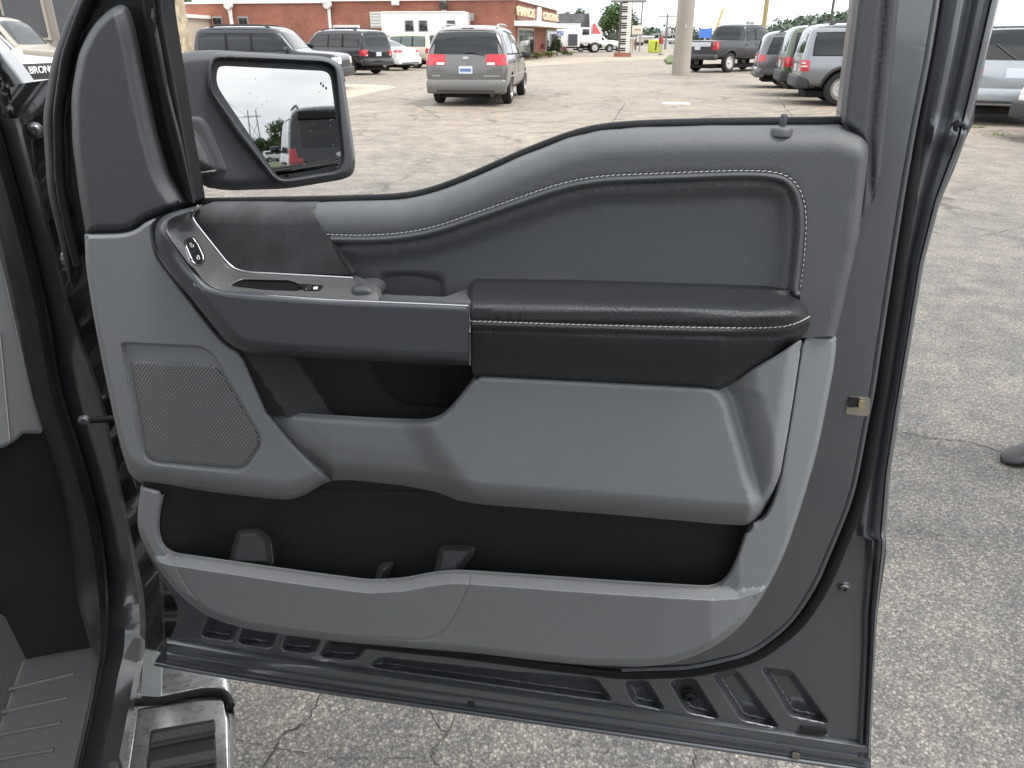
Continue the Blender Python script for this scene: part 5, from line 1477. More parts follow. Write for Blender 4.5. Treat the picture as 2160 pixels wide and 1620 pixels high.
# upper left corner
h = R(-14)
_p = at_depth(np.float64(76), np.float64(150), 17.0)
wb = vehicle('white_off_roader', 'white off road SUV with black lettered grille seen past the windscreen pillar', 'SUV', 'boxy', 4.6, 1.94, 1.86, (float(_p[0]) - 4.6 * math.cos(h) + .0, float(_p[1]) - 4.6 * math.sin(h) + .3), h, P_WHITE, RIM5, .40, (.2, .8), cladding=True)
wb['decal']('grille_panel', [(-.80, .74), (.80, .74), (.80, .99), (-.80, .99)], 'F', CLAD, 9, 4, 0.02, 0.02)
mt = Matrix(((0, 0, 1, 4.6 + .035), (1, 0, 0, 0), (0, 1, 0, .87), (0, 0, 0, 1)))
text_mesh('grille_lettering', 'BRONCO', 0.20, P_WHITE, wb['root'], mt, extrude=0.012)
vehicle('beige_suv', 'faded beige boxy SUV behind the white off roader', 'SUV', 'boxy', 4.7, 1.9, 2.0, (-16.0, 22.0), R(2), P_BEIGE, RIM5, .38, (.2, .8), rails=True)

# ================================================================== BUILDINGS
def brick_material(name, c1, c2, cm, scale=4.6):
    m = bpy.data.materials.new(name); m.use_nodes = True
    nt = m.node_tree; b = nt.nodes['Principled BSDF']; L = nt.links
    tc = nt.nodes.new('ShaderNodeTexCoord'); mp = nt.nodes.new('ShaderNodeMapping')
    mp.inputs['Rotation'].default_value = (R(90), 0, 0)
    br = nt.nodes.new('ShaderNodeTexBrick'); br.inputs['Scale'].default_value = scale
    br.inputs['Color1'].default_value = c1 + (1,); br.inputs['Color2'].default_value = c2 + (1,); br.inputs['Mortar'].default_value = cm + (1,)
    br.inputs['Mortar Size'].default_value = 0.012; br.inputs['Brick Width'].default_value = 1.0; br.inputs['Row Height'].default_value = 0.34
    sx = nt.nodes.new('ShaderNodeSeparateXYZ'); cb = nt.nodes.new('ShaderNodeCombineXYZ'); ad = nt.nodes.new('ShaderNodeMath')
    L.new(tc.outputs['Object'], sx.inputs[0]); L.new(sx.outputs['X'], ad.inputs[0]); L.new(sx.outputs['Y'], ad.inputs[1])
    L.new(ad.outputs[0], cb.inputs['X']); L.new(sx.outputs['Z'], cb.inputs['Y']); L.new(cb.outputs[0], br.inputs['Vector'])
    n = nt.nodes.new('ShaderNodeTexNoise'); n.inputs['Scale'].default_value = 0.5; n.inputs['Detail'].default_value = 7
    n.inputs['Roughness'].default_value = 0.7
    L.new(tc.outputs['Object'], n.inputs['Vector'])
    r = nt.nodes.new('ShaderNodeValToRGB'); r.color_ramp.elements[0].position = .3; r.color_ramp.elements[1].position = .7
    r.color_ramp.elements[0].color = (.68, .68, .68, 1); r.color_ramp.elements[1].color = (1.18, 1.14, 1.1, 1)
    L.new(n.outputs['Fac'], r.inputs['Fac'])
    mx = nt.nodes.new('ShaderNodeMix'); mx.data_type = 'RGBA'; mx.blend_type = 'MULTIPLY'; mx.inputs[0].default_value = 1
    L.new(br.outputs['Color'], mx.inputs[6]); L.new(r.outputs['Color'], mx.inputs[7]); L.new(mx.outputs[2], b.inputs['Base Color'])
    b.inputs['Roughness'].default_value = .9
    return m
BRICK = brick_material('red_brick', (.30, .115, .075), (.35, .145, .095), (.30, .20, .16))
BRICKD = brick_material('dark_sign_brick', (.20, .10, .075), (.23, .115, .085), (.2, .14, .12))
STONE = mat('tan_field_stone', (.36, .30, .20), .9, 0, var=.45, vscale=3.0, bump=.9, bscale=6, btype='voronoi')
WTRIM = mat('white_painted_trim', (.70, .69, .66), .6, 0, var=.05, vscale=3)
SHOPGL = mat('shop_glass', (.045, .06, .06), .05, 0, coat=.5)
DARKGL = mat('dark_window_glass', (.02, .022, .025), .06, 0, coat=.5)
BTH = math.atan2(5.1, -29.2)
BC = np.array([0.16, 57.0, 0.0])
piano = empty('brick_store', tuple(BC), BTH)
tag(piano, 'long red brick piano and organ store with white vent pipes', 'building')
bx_ = np.array([math.cos(BTH), math.sin(BTH), 0]); by_ = np.array([-bx_[1], bx_[0], 0])
WALL = Plane(BC, by_); FRONT = Plane(BC, -bx_)
def wl_(px, py):
    P = WALL.at(np.float64(px), np.float64(py)) - BC
    return float(P @ bx_), float(P[2])
def fl_(px, py):
    P = FRONT.at(np.float64(px), np.float64(py)) - BC
    return float(P @ by_), float(P[2])
def pbox(name, c, s, m, parent, bevel=0.0): return box(name, c, s, m, parent, 0.0, bevel)
BH = wl_(1085, 0)[1]
xl = wl_(387, 6)[0]; xm = wl_(693, 5)[0]
yE = fl_(1175, 22)[0]
pbox('wall', (xm / 2, yE / 2, BH / 2), (xm, -yE, BH), BRICK, piano)
pbox('wall', ((xl + xm) / 2, yE / 2 + .25, (BH - .12) / 2), (xl - xm, -yE + .5, BH - .12), BRICK, piano)
pbox('coping', (xm / 2, .02, BH + .06), (xm + .1, .35, .12), WTRIM, piano)
pbox('coping', ((xl + xm) / 2, .52, BH - .06), (xl - xm, .35, .12), WTRIM, piano)
def wwin(px, py, w, hh, frame=WTRIM, off=.0):
    x, z = wl_(px, py)
    fr = pbox('window', (x, off + .03, z), (w, .10, hh), frame, piano)
    pbox('pane', (x - w * .22, off + .09, z), (w * .40, .03, hh * .72), DARKGL, fr)
    pbox('pane', (x + w * .22, off + .09, z), (w * .40, .03, hh * .72), DARKGL, fr)
for px in (424, 467, 521): wwin(px, 45, .75, .60, mat('grey_window_frame', (.35, .34, .33), .6), .5)
wwin(732, 71, 2.0, 1.1, WTRIM, .0)
def pipe(px, py0, py1, off, cap):
    x, z1 = wl_(px, py0); z0 = wl_(px, py1)[1]
    P = [(x, off + .30, z0), (x, off + .30, z1 - .7), (x, off + .30, z1 - .25)]
    v3, f3 = tube_geo(P, [.13, .13, .17], 10)
    o = mesh_obj('vent_pipe', v3, f3, WTRIM, piano, local=True)
    v3, f3 = tube_geo([(x, off + .05, z1 - .05), (x, off + .35, z1 - .05), (x, off + .62, z1 - .08)], [.2, .30, .26], 12)
    mesh_obj('vent_hood', v3, f3, cap, o, local=True)
pipe(495, 10, 56, .5, WTRIM); pipe(695, 8, 78, .0, WTRIM); pipe(938, 10, 50, .0, mat('dark_vent', (.05, .045, .04), .7))
x, z = wl_(836, 6); pbox('wall_lamp', (x, .2, z), (.5, .4, .35), WTRIM, piano, .05)
x, z = wl_(795, 42); lv = pbox('louvre', (x, .05, z), (.9, .12, 1.0), WTRIM, piano)
for k in range(5): pbox('louvre_slat', (x, .13, z - .4 + k * .2), (.8, .05, .06), mat('grey_slat', (.4, .4, .4), .6), lv)
x, z = wl_(988, 37); pbox('wall_unit', (x, .3, z), (.9, .5, .5), mat('grey_unit', (.22, .22, .22), .6), piano, .03)
# rust streaks are stains in the brick; shop front on the right
y0, _ = fl_(1088, 20); y1, _ = fl_(1172, 30)
zc = fl_(1088, 46)[1]
pbox('sign_band', (-.06, (y0 + y1) / 2, (BH + zc) / 2 - .05), (.14, abs(y1 - y0), BH - zc - .35), BRICKD, piano)
pbox('canopy', (-.75, yE / 2, zc - .1), (1.5, -yE + .2, .32), WTRIM, piano)
pbox('roof_edge', (-.05, yE / 2, BH + .08), (.4, -yE, .14), WTRIM, piano)
ym = (fl_(1128, 30)[0] + fl_(1137, 30)[0]) / 2
pbox('white_pilaster', (-.17, ym, (BH + zc) / 2 - .1), (.10, 2.0, BH - zc), WTRIM, piano)
LET = mat('pale_sign_letters', (.72, .55, .36), .5)
for wd, pa, pb in (('PIANOS', 1085, 1121), ('ORGANS', 1141, 1173)):
    ya, yb = fl_(pa, 22)[0], fl_(pb, 22)[0]
    za = (BH + zc) / 2 - .02
    mt = Matrix(((0, 0, -1, -.20), (-1, 0, 0, (ya + yb) / 2), (0, 1, 0, za), (0, 0, 0, 1)))
    # local -y runs away from the camera, so letters read left to right along it
    o = text_mesh('sign_lettering', wd, 1.0, LET, piano, Matrix.Identity(4), extrude=.06, offset=.012)
    wdt = max(v.co.x for v in o.data.vertices) - min(v.co.x for v in o.data.vertices)
    hgt = max(v.co.y for v in o.data.vertices) - min(v.co.y for v in o.data.vertices)
    o.data.transform(mt @ Matrix.Diagonal((abs(yb - ya) / wdt, (BH - zc - .5) * .72 / hgt, 1, 1)))
for pa, pb in ((1092, 1124), (1151, 1172)):
    ya, yb = fl_(pa, 70)[0], fl_(pb, 70)[0]
    g = pbox('shop_window', (-.03, (ya + yb) / 2, zc / 2 - .1), (.10, abs(yb - ya), zc - .5), WTRIM, piano)
    n = 3
    for k in range(n):
        pbox('pane', (-.10, ya + (yb - ya) * (k + .5) / n, zc / 2 - .1), (.03, abs(yb - ya) / n * .86, zc - .8), SHOPGL, g)
# metal clad shed and stone building at upper left
SID = mat('beige_metal_siding', (.42, .37, .29), .6, 0, var=.06, vscale=2)
def world_box(name, x0, x1, y0, y1, z0, z1, m, parent=None): return box(name, ((x0 + x1) / 2, (y0 + y1) / 2, (z0 + z1) / 2), (x1 - x0, y1 - y0, z1 - z0), m, parent)
shed = empty('metal_shed', (-22.9, 55, 0)); tag(shed, 'low beige metal clad shed left of the brick wall', 'shed')
box('wall', (-2.5, 3, 1.35), (7.4, 6, 2.7), SID, shed)
for k in range(36): box('siding_rib', (-6.1 + k * .205, -.02, 1.35), (.05, .05, 2.66), SID, shed)
box('roof_edge', (-2.5, 2.95, 2.78), (7.7, 6.4, .22), WTRIM, shed)
st = empty('stone_building', (-17, 29, 0)); tag(st, 'building with tan field stone corner and shop windows, behind the door frame', 'building')
_sx = float(at_depth(np.float64(379), np.float64(60), 29.0)[0]) + 17
box('stone_pier', (_sx - .35, .3, 2.2), (.75, .9, 4.4), STONE, st)
rngs = random.Random(5)
for k in range(60):
    zz = rngs.uniform(.1, 4.3); xx = rngs.uniform(_sx - .68, _sx - .04)
    bm = bmesh.new(); bmesh.ops.create_icosphere(bm, subdivisions=1, radius=1.0, matrix=Matrix.Translation((xx, -.16, zz)) @ Matrix.Diagonal((rngs.uniform(.10, .2), .06, rngs.uniform(.06, .13), 1)))
    bm_obj('stone', bm, mat('field_stone_%d' % (k % 3), ((.40, .33, .22), (.33, .27, .19), (.45, .39, .29))[k % 3], .9, 0, var=.2, vscale=5), st)
box('wall', (_sx - 9.5, .8, 2.2), (17.5, .6, 4.4), mat('tan_render', (.34, .31, .27), .9, 0, var=.1, vscale=1), st)
for k in range(5):
    w_ = box('shop_window', (_sx - 3.0 - k * 3.2, .42, 2.5), (2.9, .12, 2.2), mat('weathered_frame', (.42, .38, .33), .7), st)
    box('pane', (_sx - 3.72 - k * 3.2, .34, 2.5), (1.32, .05, 2.0), DARKGL, w_); box('pane', (_sx - 2.28 - k * 3.2, .34, 2.5), (1.32, .05, 2.0), DARKGL, w_)
# white horse trailer
tr = empty('white_trailer', tuple(at_depth(np.float64(804), np.float64(60), 51.0)[:2]) + (0,), R(-4)); tag(tr, 'white box trailer with small twin windows against the brick wall', 'trailer')
box('body', (2.6, 1.1, 1.75), (5.2, 2.2, 2.2), P_WHITE, tr, 0, .10)
box('roof_edge', (2.6, 1.1, 2.86), (5.0, 2.26, .08), WTRIM, tr, 0, .02)
for xx in (1.75, 2.6, 4.3):
    w_ = box('window', (xx, -.02, 2.12), (.62, .06, .72), mat('pale_window_frame', (.5, .5, .5), .4), tr, 0, .01)
    box('pane', (xx, -.06, 2.12), (.48, .03, .56), DARKGL, w_, 0, .005)
box('side_stripe', (2.6, -.015, 1.55), (5.1, .04, .06), RIMS, tr)
for xx in (3.2, 4.1):
    w = bpy.data.objects.new('wheel', TYRE_ME); COL.objects.link(w); w.parent = tr; w.location = (xx, .1, .36); w.scale = (.36, .38, .36)
    rm = bpy.data.objects.new('rim', RIMST); COL.objects.link(rm); rm.parent = w; rm.rotation_euler = (0, 0, math.pi)
# delivery truck
dt_p = at_depth(np.float64(1168), np.float64(115), 86.0)
dl = empty('delivery_truck', (float(dt_p[0]), float(dt_p[1]), 0), R(3)); tag(dl, 'white delivery truck with blue lettering parked beyond the store corner', 'truck')
box('cargo_body', (1.2, 1.2, 1.62), (3.0, 2.4, 2.1), P_WHITE, dl, 0, .05)
box('roof_cap', (1.2, 1.2, 2.70), (3.05, 2.45, .10), WTRIM, dl, 0, .02)
bay = box('bay_shutter', (1.95, -.03, 1.22), (.95, .08, 1.1), mat('dark_bay', (.06, .06, .075), .6), dl)
mt = Matrix(((1, 0, 0, .30), (0, 0, -1, -.045), (0, 1, 0, 1.85), (0, 0, 0, 1)))
text_mesh('lettering', 'PEPSI', .62, mat('blue_letters', (.05, .13, .42), .5), dl, mt, extrude=.01, offset=.01)
box('chassis', (2.6, 1.2, .55), (5.0, 1.2, .22), UNDER, dl)
bm = bmesh.new(); add_box(bm, (3.25, 1.2, 1.62), (1.15, 2.2, 1.5), 0, .14, seg=3); bm_obj('cab', bm, P_WHITE, dl)
bm = bmesh.new(); add_box(bm, (4.35, 1.2, 1.18), (1.3, 2.0, .8), 0, .16, seg=3); bm_obj('hood', bm, P_WHITE, dl)
w_ = box('cab_window', (3.3, .085, 1.98), (.72, .04, .55), DARKGL, dl, 0, .01)
box('windscreen', (3.835, 1.2, 2.0), (.03, 1.8, .6), DARKGL, dl, 0, .01)
box('front_bumper', (5.05, 1.2, .7), (.15, 2.2, .28), RIMS, dl, 0, .03)
for xx in (.9, 4.3):
    for yy, rz in ((.16, math.pi), (2.2, 0)):
        w = bpy.data.objects.new('wheel', TYRE_ME); COL.objects.link(w); w.parent = dl; w.location = (xx, yy, .5); w.scale = (.5, .6, .5); w.rotation_euler = (0, 0, rz)
        rm = bpy.data.objects.new('rim', RIMST); COL.objects.link(rm); rm.parent = w
_p = at_depth(np.float64(1268), np.float64(115), 92.0)
vehicle('white_pickup', 'white pickup truck nosing out behind the piano key sign', 'pickup truck', 'pickup', 5.3, 1.9, 1.8, (float(_p[0]) - 3.4, float(_p[1])), R(-2), P_WHITE, RIM5, .38, (.2, .8))
# white gabled shop with dark roof and red awning
ws = empty('gabled_shop', tuple(at_depth(np.float64(1172), np.float64(70), 104.0)[:2]) + (0,)); tag(ws, 'white shop with dark pitched roof and red awning beyond the store', 'building')
def pxw(px, py, d): return at_depth(np.float64(px), np.float64(py), d)
w0 = pxw(1172, 78, 104); w1 = pxw(1243, 78, 104); w2 = pxw(1270, 78, 104)
zr = pxw(1200, 28, 104)[2]; ze = pxw(1200, 62, 104)[2]; zt0 = pxw(1243, 15, 104)[2]; zt1 = pxw(1270, 24, 104)[2]
o0 = np.array([w0[0], w0[1], 0])
GREYW = mat('pale_grey_wall', (.50, .51, .53), .8, 0, var=.05, vscale=1)
box('wall', ((w1[0] - w0[0]) / 2, 4, ze / 2), (w1[0] - w0[0], 8, ze), GREYW, ws)
xA, xB = 0.0, w1[0] - w0[0]
mesh_obj('roof', [(xA - .3, -.4, ze), (xB, -.4, ze), (xB, 1.6, zr), (xA - .3, 1.6, zr), (xA - .3, 6, zr), (xB, 6, zr), (xA - .3, 8.4, ze), (xB, 8.4, ze)], [(0, 1, 2, 3), (3, 2, 5, 4), (4, 5, 7, 6), (1, 7, 5, 2), (0, 3, 4, 6)], mat('dark_shingles', (.07, .068, .07), .9, 0, var=.35, vscale=.7), ws, local=True, sm=False)
xC = w2[0] - w0[0]
mesh_obj('gable_front', [(xB, -.5, 0), (xC, -.3, 0), (xC, -.3, zt1), (xB, -.5, zt0), (xB, 8, 0), (xC, 8, 0), (xC, 8, zt1), (xB, 8, zt0)], [(0, 1, 2, 3), (5, 4, 7, 6), (1, 5, 6, 2), (4, 0, 3, 7), (3, 2, 6, 7)], mat('white_render', (.72, .72, .73), .8), ws, local=True, sm=False)
z_a, z_b = pxw(1255, 50, 104)[2], pxw(1255, 78, 104)[2]
xa, xb = pxw(1250, 60, 104)[0] - w0[0], pxw(1268, 60, 104)[0] - w0[0]
mesh_obj('awning', [(xa, -.52, z_a), (xa + .25, -.5, z_a), (xb, -1.6, z_b), (xa, -1.6, z_b), (xa, -.52, z_b), (xb, -.45, z_b)], [(0, 3, 2, 1), (0, 4, 3), (1, 2, 5), (3, 4, 5, 2)], mat('red_awning', (.40, .05, .05), .8), ws, local=True, sm=False)
box('gutter', (xB / 2, -.45, ze - .1), (xB, .2, .2), WTRIM, ws)
# far low buildings, skip box
for k, (a_, b_, t_, d_, c_, lb) in enumerate(((1352, 1378, 78, 150, (.55, .50, .44), 'low pinkish far building left of the far light poles'), (1378, 1432, 84, 160, (.60, .61, .62), 'long pale far building behind the yellow green container'), (1330, 1342, 82, 120, (.62, .45, .38), 'small salmon kiosk right beside the piano key sign'))):
    p0, p1 = pxw(a_, 90, d_), pxw(b_, 90, d_); z_ = pxw(a_, t_, d_)[2]
    fb = empty('far_building', (float(p0[0]), float(p0[1]), 0)); tag(fb, lb, 'building')
    wd = float(p1[0] - p0[0])
    box('wall', (wd / 2, 3, z_ / 2), (wd, 6, z_), mat('far_wall_%d' % k, c_, .85, 0, var=.06, vscale=.5), fb)
    box('roof_edge', (wd / 2, 2.9, z_ + .1), (wd + .3, 6.3, .25), WTRIM, fb)
    for j in range(max(1, int(wd / 2.4))):
        box('window', (1.2 + j * 2.4, -.03, z_ * .48), (1.3, .1, z_ * .35), DARKGL, fb)
p0 = pxw(1370, 112, 86.0)
sk = empty('container', (float(p0[0]), float(p0[1]), 0)); tag(sk, 'yellow green cargo container standing far off by the road', 'container')
ymat = mat('lime_paint', (.50, .55, .06), .5, 0, var=.1, vscale=2)
box('body', (.62, .6, .62), (1.24, 1.2, 1.18), ymat, sk, 0, .03)
for k in range(6): box('rib', (.08 + k * .215, -.02, .62), (.06, .06, 1.08), ymat, sk)
box('door_gap', (.62, -.012, .65), (.16, .03, .8), UNDER, sk)

# ================================================================== SIGNS AND POLES
ps_d = 68.4
pa, pb = pxw(1304, 100, ps_d), pxw(1329, 100, ps_d)
pst = empty('piano_key_sign', (float((pa[0] + pb[0]) / 2), ps_d, 0), R(-6)); tag(pst, 'tall roadside sign post painted as a piano keyboard on a brick base', 'sign')
zt_ = pxw(1316, 5, ps_d)[2]; zb_ = pxw(1316, 111, ps_d)[2]; kw_ = float(pb[0] - pa[0])
box('base', (-.1, 0, zb_ / 2), (kw_ * 1.42, .9, zb_), BRICK, pst)
box('post', (0, 0, (zt_ + zb_) / 2), (kw_, .5, zt_ - zb_), mat('dark_post', (.10, .09, .085), .6), pst)
nk = 22
ivory = mat('ivory_key', (.70, .68, .62), .5)
for k in range(nk):
    z0 = zb_ + (zt_ - zb_) * (k + .5) / nk; hk = (zt_ - zb_) / nk * .90
    box('white_key', (kw_ * .06, -.27, z0), (kw_ * .80, .06, hk), ivory, pst)
    if k % 7 not in (2, 6): box('black_key', (-kw_ * .12, -.31, z0 + hk * .55), (kw_ * .44, .06, hk * .62), BLACKP, pst)
box('top_board', (.15, 0, zt_ + 1.2), (kw_ * 2.85, .45, 2.4), mat('pale_sign_face', (.52, .51, .47), .5), pst)
box('board_frame', (.15, -.02, zt_ + .06), (kw_ * 2.9, .52, .14), mat('dark_sign_frame', (.16, .155, .15), .5), pst)
# small board behind
sb = empty('board_sign', (float(pxw(1332, 90, 90)[0]), 90, 0)); tag(sb, 'small cream board sign standing behind the piano key post', 'sign')
za, zb2 = pxw(1335, 54, 90)[2], pxw(1335, 73, 90)[2]
box('board', (.55, 0, (za + zb2) / 2), (1.1, .2, za - zb2), mat('cream_board', (.66, .60, .50), .6), sb, 0, .02)
for xx in (.15, .95): box('leg', (xx, 0, zb2 / 2), (.1, .1, zb2), mat('grey_post', (.3, .3, .3), .6), sb)
text_q = mat('red_print', (.45, .16, .12), .6)
box('print_band', (.55, -.11, (za + zb2) / 2 + .05), (.7, .02, .12), text_q, sb)
def pole(name, label, px, py_top, d, r0, r1, m, z1=None, cat='pole', arms=None):
    P = pxw(px, 90, d); z_ = z1 if z1 else float(pxw(px, py_top, d)[2])
    root = empty(name, (float(P[0]), float(P[1]), 0)); tag(root, label, cat)
    v3, f3 = tube_geo([(0, 0, -.1), (0, 0, z_ * .5), (0, 0, z_)], [r0, (r0 + r1) / 2, r1], 14)
    mesh_obj('shaft', v3, f3, m, root, local=True)
    for (za_, w_) in (arms or ()):
        box('cross_arm', (0, 0, za_), (w_, .12, .12), m, root)
    return root, z_
CPOLE = mat('weathered_concrete_pole', (.31, .275, .23), .85, 0, var=.12, vscale=2, stretch=(1, 1, .3), bump=.3, bscale=30)
r_, z_ = pole('concrete_pole', 'thick weathered concrete pole standing in the lot beside the dark pickup', 1441, 0, 35.6, .385, .31, CPOLE, z1=9.0)
box('pole_plate', (-.02, -.36, 1.9), (.09, .03, .16), RIMS, r_)
pole('yellow_pole', 'slim ochre pole rising behind the parked pickup', 1607, 0, 60, .17, .15, mat('ochre_paint', (.32, .24, .10), .6), z1=9)
pole('dark_pole', 'thin dark pole in front of the wooded hill', 1745, 0, 70, .12, .10, mat('dark_green_pole', (.06, .065, .05), .6), z1=9)
UW = mat('utility_pole_wood', (.20, .185, .165), .9)
r_, z_ = pole('utility_pole', 'thin tall mast right of the piano key sign', 1350, 0, 95, .09, .07, UW, z1=9.5)
r_, z_ = pole('utility_pole', 'wooden utility pole with transformers left of the concrete pole', 1404, 28, 110, .15, .12, UW)
box('cross_arm', (0, 0, z_ - .4), (2.4, .12, .12), UW, r_); box('transformer', (.35, 0, z_ - 2.3), (.5, .5, .9), mat('pole_grey', (.4, .4, .4), .5), r_, 0, .1); box('transformer', (-.4, 0, z_ - 2.3), (.5, .5, .9), MATS['pole_grey'], r_, 0, .1)
for px, lb in ((1389, 'left of the two short far lamp posts'), (1418, 'right of the two short far lamp posts')):
    r_, z_ = pole('lamp_post', lb, px, 72, 120, .07, .06, RIMS, cat='street lamp'); box('lamp_head', (-.5, 0, z_), (.9, .3, .14), RIMS, r_); box('lamp_head', (.5, 0, z_), (.9, .3, .14), RIMS, r_)
# far blue sign and yellow boom
r_, z_ = pole('blue_sign', 'small blue far sign board above the dark pickup bed', 1486, 70, 150, .15, .15, RIMS, cat='sign')
box('board', (0, 0, z_), (2.2, .3, 1.5), mat('blue_board', (.06, .17, .55), .5), r_)
bo = empty('boom_lift', (float(pxw(1503, 80, 120)[0]), 120, 0)); tag(bo, 'yellow boom lift arm far behind the dark pickup', 'lift')
YEL = mat('boom_yellow', (.55, .38, .05), .5)
v3, f3 = tube_geo([(0, 0, .8), (.5, 0, 3.0), (1.1, 0, 5.2)], .16, 8); mesh_obj('boom', v3, f3, YEL, bo, local=True)
box('chassis', (0, 0, .6), (2.2, 1.6, .7), YEL, bo, 0, .08)
# grass island with kerb, by the concrete pole
GRASS = mat('dry_grass', (.085, .115, .035), .95, 0, var=.4, vscale=8, bump=.6, bscale=60)
o = sheet('grass_island', [(1402, 124), (1412, 116), (1450, 114), (1470, 120), (1450, 130), (1408, 131)], .14, GRASS)
# ================================================================== TREES AND SHRUBS
def leaf_cloud(seed, n, rad, size, squash=.8, clumps=26):
    rg = np.random.default_rng(seed)
    C = rg.normal(size=(clumps, 3)); C /= np.linalg.norm(C, axis=1)[:, None]
    C *= (rg.uniform(.35, 1, clumps) ** .5)[:, None] * .72
    C[:, 2] *= squash
    cr = rg.uniform(.22, .40, clumps)
    k = rg.integers(0, clumps, n)
    d = rg.normal(size=(n, 3)); d /= np.linalg.norm(d, axis=1)[:, None]
    P = (C[k] + d * (cr[k] * rg.uniform(.55, 1.08, n))[:, None]) * rad
    a = rg.normal(size=(n, 3)) * .6 + d; a /= np.linalg.norm(a, axis=1)[:, None]
    t = np.cross(a, rg.normal(size=(n, 3))); t /= np.linalg.norm(t, axis=1)[:, None]
    b = np.cross(a, t)
    s = (size * rg.uniform(.6, 1.35, n))[:, None]
    V = np.stack([P - t * s, P + b * s * .55, P + t * s, P - b * s * .55], 1).reshape(-1, 3)
    F_ = np.arange(4 * n).reshape(-1, 4)
    return V, F_
def leaf_mat(name, c, var=.45, scale=.8):
    m = mat(name, c, .6, 0, var=var, vscale=scale, spec=.25)
    return m
LEAF1 = leaf_mat('leaf_green', (.060, .105, .032)); LEAF2 = leaf_mat('leaf_deep_green', (.040, .075, .028)); LEAF3 = leaf_mat('leaf_yellow_green', (.13, .16, .035), .35, 3)
BARK = mat('bark', (.10, .08, .06), .95, 0, var=.3, vscale=6)
PINK = leaf_mat('pink_blossom', (.34, .10, .11), .4, 4)
def tree(name, label, px, d, h, rad, lm, seed, group=None, n=1500, base=.35, xy=None):
    x, y = xy if xy else (float(pxw(px, 90, d)[0]), d)
    root = empty(name, (x, y, 0)); tag(root, label, 'tree', group)
    rg = random.Random(seed)
    th = h - rad * .9
    v3, f3 = tube_geo([(0, 0, -.1), (rg.uniform(-.1, .1), 0, th * .5), (rg.uniform(-.2, .2), rg.uniform(-.2, .2), th)], [h * .028, h * .02, h * .012], 8)
    for k in range(4):
        a = rg.uniform(0, 6.28); q = (math.cos(a) * rad * .5, math.sin(a) * rad * .5, th + rad * .2)
        w_, g_ = tube_geo([(0, 0, th * .55), (q[0] * .5, q[1] * .5, th * .85), q], [h * .014, h * .010, h * .005], 6)
        kk = len(v3); v3 += w_; f3 += [tuple(i + kk for i in f) for f in g_]
    mesh_obj('trunk', v3, f3, BARK, root, local=True)
    V, F_ = leaf_cloud(seed, n, rad, rad * .085)
    V[:, 2] += h - rad * .85
    mesh_obj('crown', V, F_, lm, root, local=True, sm=False)
    return root
g = 'trees behind the stores'
tree('broadleaf_tree', 'round green tree directly behind the piano key sign', 1302, 96, 5.4, 2.1, LEAF1, 3, g)
tree('broadleaf_tree', 'lower green tree right of the red awning', 1284, 98, 4.6, 1.7, LEAF1, 4, g)
tree('broadleaf_tree', 'small slim tree to the right of the cream board sign', 1341, 105, 3.9, 1.0, LEAF2, 5, g, n=700)
for k, (px, d, h_, rr, lb) in enumerate(((352, 84, 6.4, 2.8, 'leafy tree rising above the metal shed, leftmost'), (384, 88, 6.3, 2.4, 'leafy tree over the left end of the brick parapet'), (1225, 125, 5.5, 1.4, 'tree top showing above the dark roof of the white shop'), (1196, 124, 5.0, 1.2, 'tree top peeping over the left of the dark shop roof'))):
    tree('broadleaf_tree', lb, px, d, h_, rr, LEAF1 if k < 2 else LEAF2, 20 + k, g, n=1300)
# far woods as one mass
def woods(name, label, spans, lm, seed):
    rg = random.Random(seed); VV, FF = [], []; k = 0
    for (xa, xb, ya, yb, d, rr, cnt) in spans:
        for i in range(cnt):
            t = (i + rg.random() * .8) / cnt
            px = xa + (xb - xa) * t; py = ya + (yb - ya) * t + rg.uniform(-2, 3)
            P = pxw(px, py, d + rg.uniform(-8, 8)); R_ = rr * rg.uniform(.7, 1.3)
            for zz in np.arange(max(P[2] - R_, .8), -.5, -R_ * 1.1) if P[2] - R_ > .8 else [P[2] - R_ * .6]:
                V, F_ = leaf_cloud(rg.randint(0, 9999), 330, R_ * 1.25, R_ * .15, .85, 14)
                VV.append(V + np.array([P[0], P[1], zz])); FF.append(F_ + k); k += len(V)
    o = mesh_obj(name, np.concatenate(VV), np.concatenate(FF), lm, sm=False)
    tag(o, label, 'woods', kind='stuff')
    return o
woods('far_woods', 'dark green wooded skyline beyond the parking lot', [(1345, 1680, 66, 62, 230, 3.2, 30), (1640, 1700, 48, 28, 260, 4, 9), (1690, 1900, 26, 10, 270, 4.5, 20), (1180, 1350, 70, 66, 240, 2.8, 16)], leaf_mat('hazy_far_foliage', (.105, .140, .100), .3, .15), 11)
# shrub bed at the store corner
def shrub(label, px, py, w, h, lm, seed, n=650):
    x, y = G(px, py)
    root = empty('shrub', (x, y, 0)); tag(root, label, 'shrub', 'shrubs by the store corner')
    V, F_ = leaf_cloud(seed, n, 1.0, .10, 1.0, 16)
    V *= np.array([w / 2, w / 2, h / 2]); V[:, 2] += h * .5
    mesh_obj('foliage', V, F_, lm, root, local=True, sm=False)
    v3, f3 = tube_geo([(0, 0, 0), (0, 0, h * .6)], [.05, .03], 6); mesh_obj('stem', v3, f3, BARK, root, local=True)
shrub('pink blossoming shrub left of the clipped green bush', 1134, 119, 1.9, 1.15, PINK, 31)
shrub('tall rounded green bush in the store bed', 1156, 117, 2.0, 1.75, LEAF1, 32)
shrub('dark upright clipped bush at the right of the store bed', 1175, 118, 1.1, 1.75, LEAF2, 33)
shrub('low yellow green shrub at the front left of the store bed', 1133, 124, 1.6, .5, LEAF3, 34)
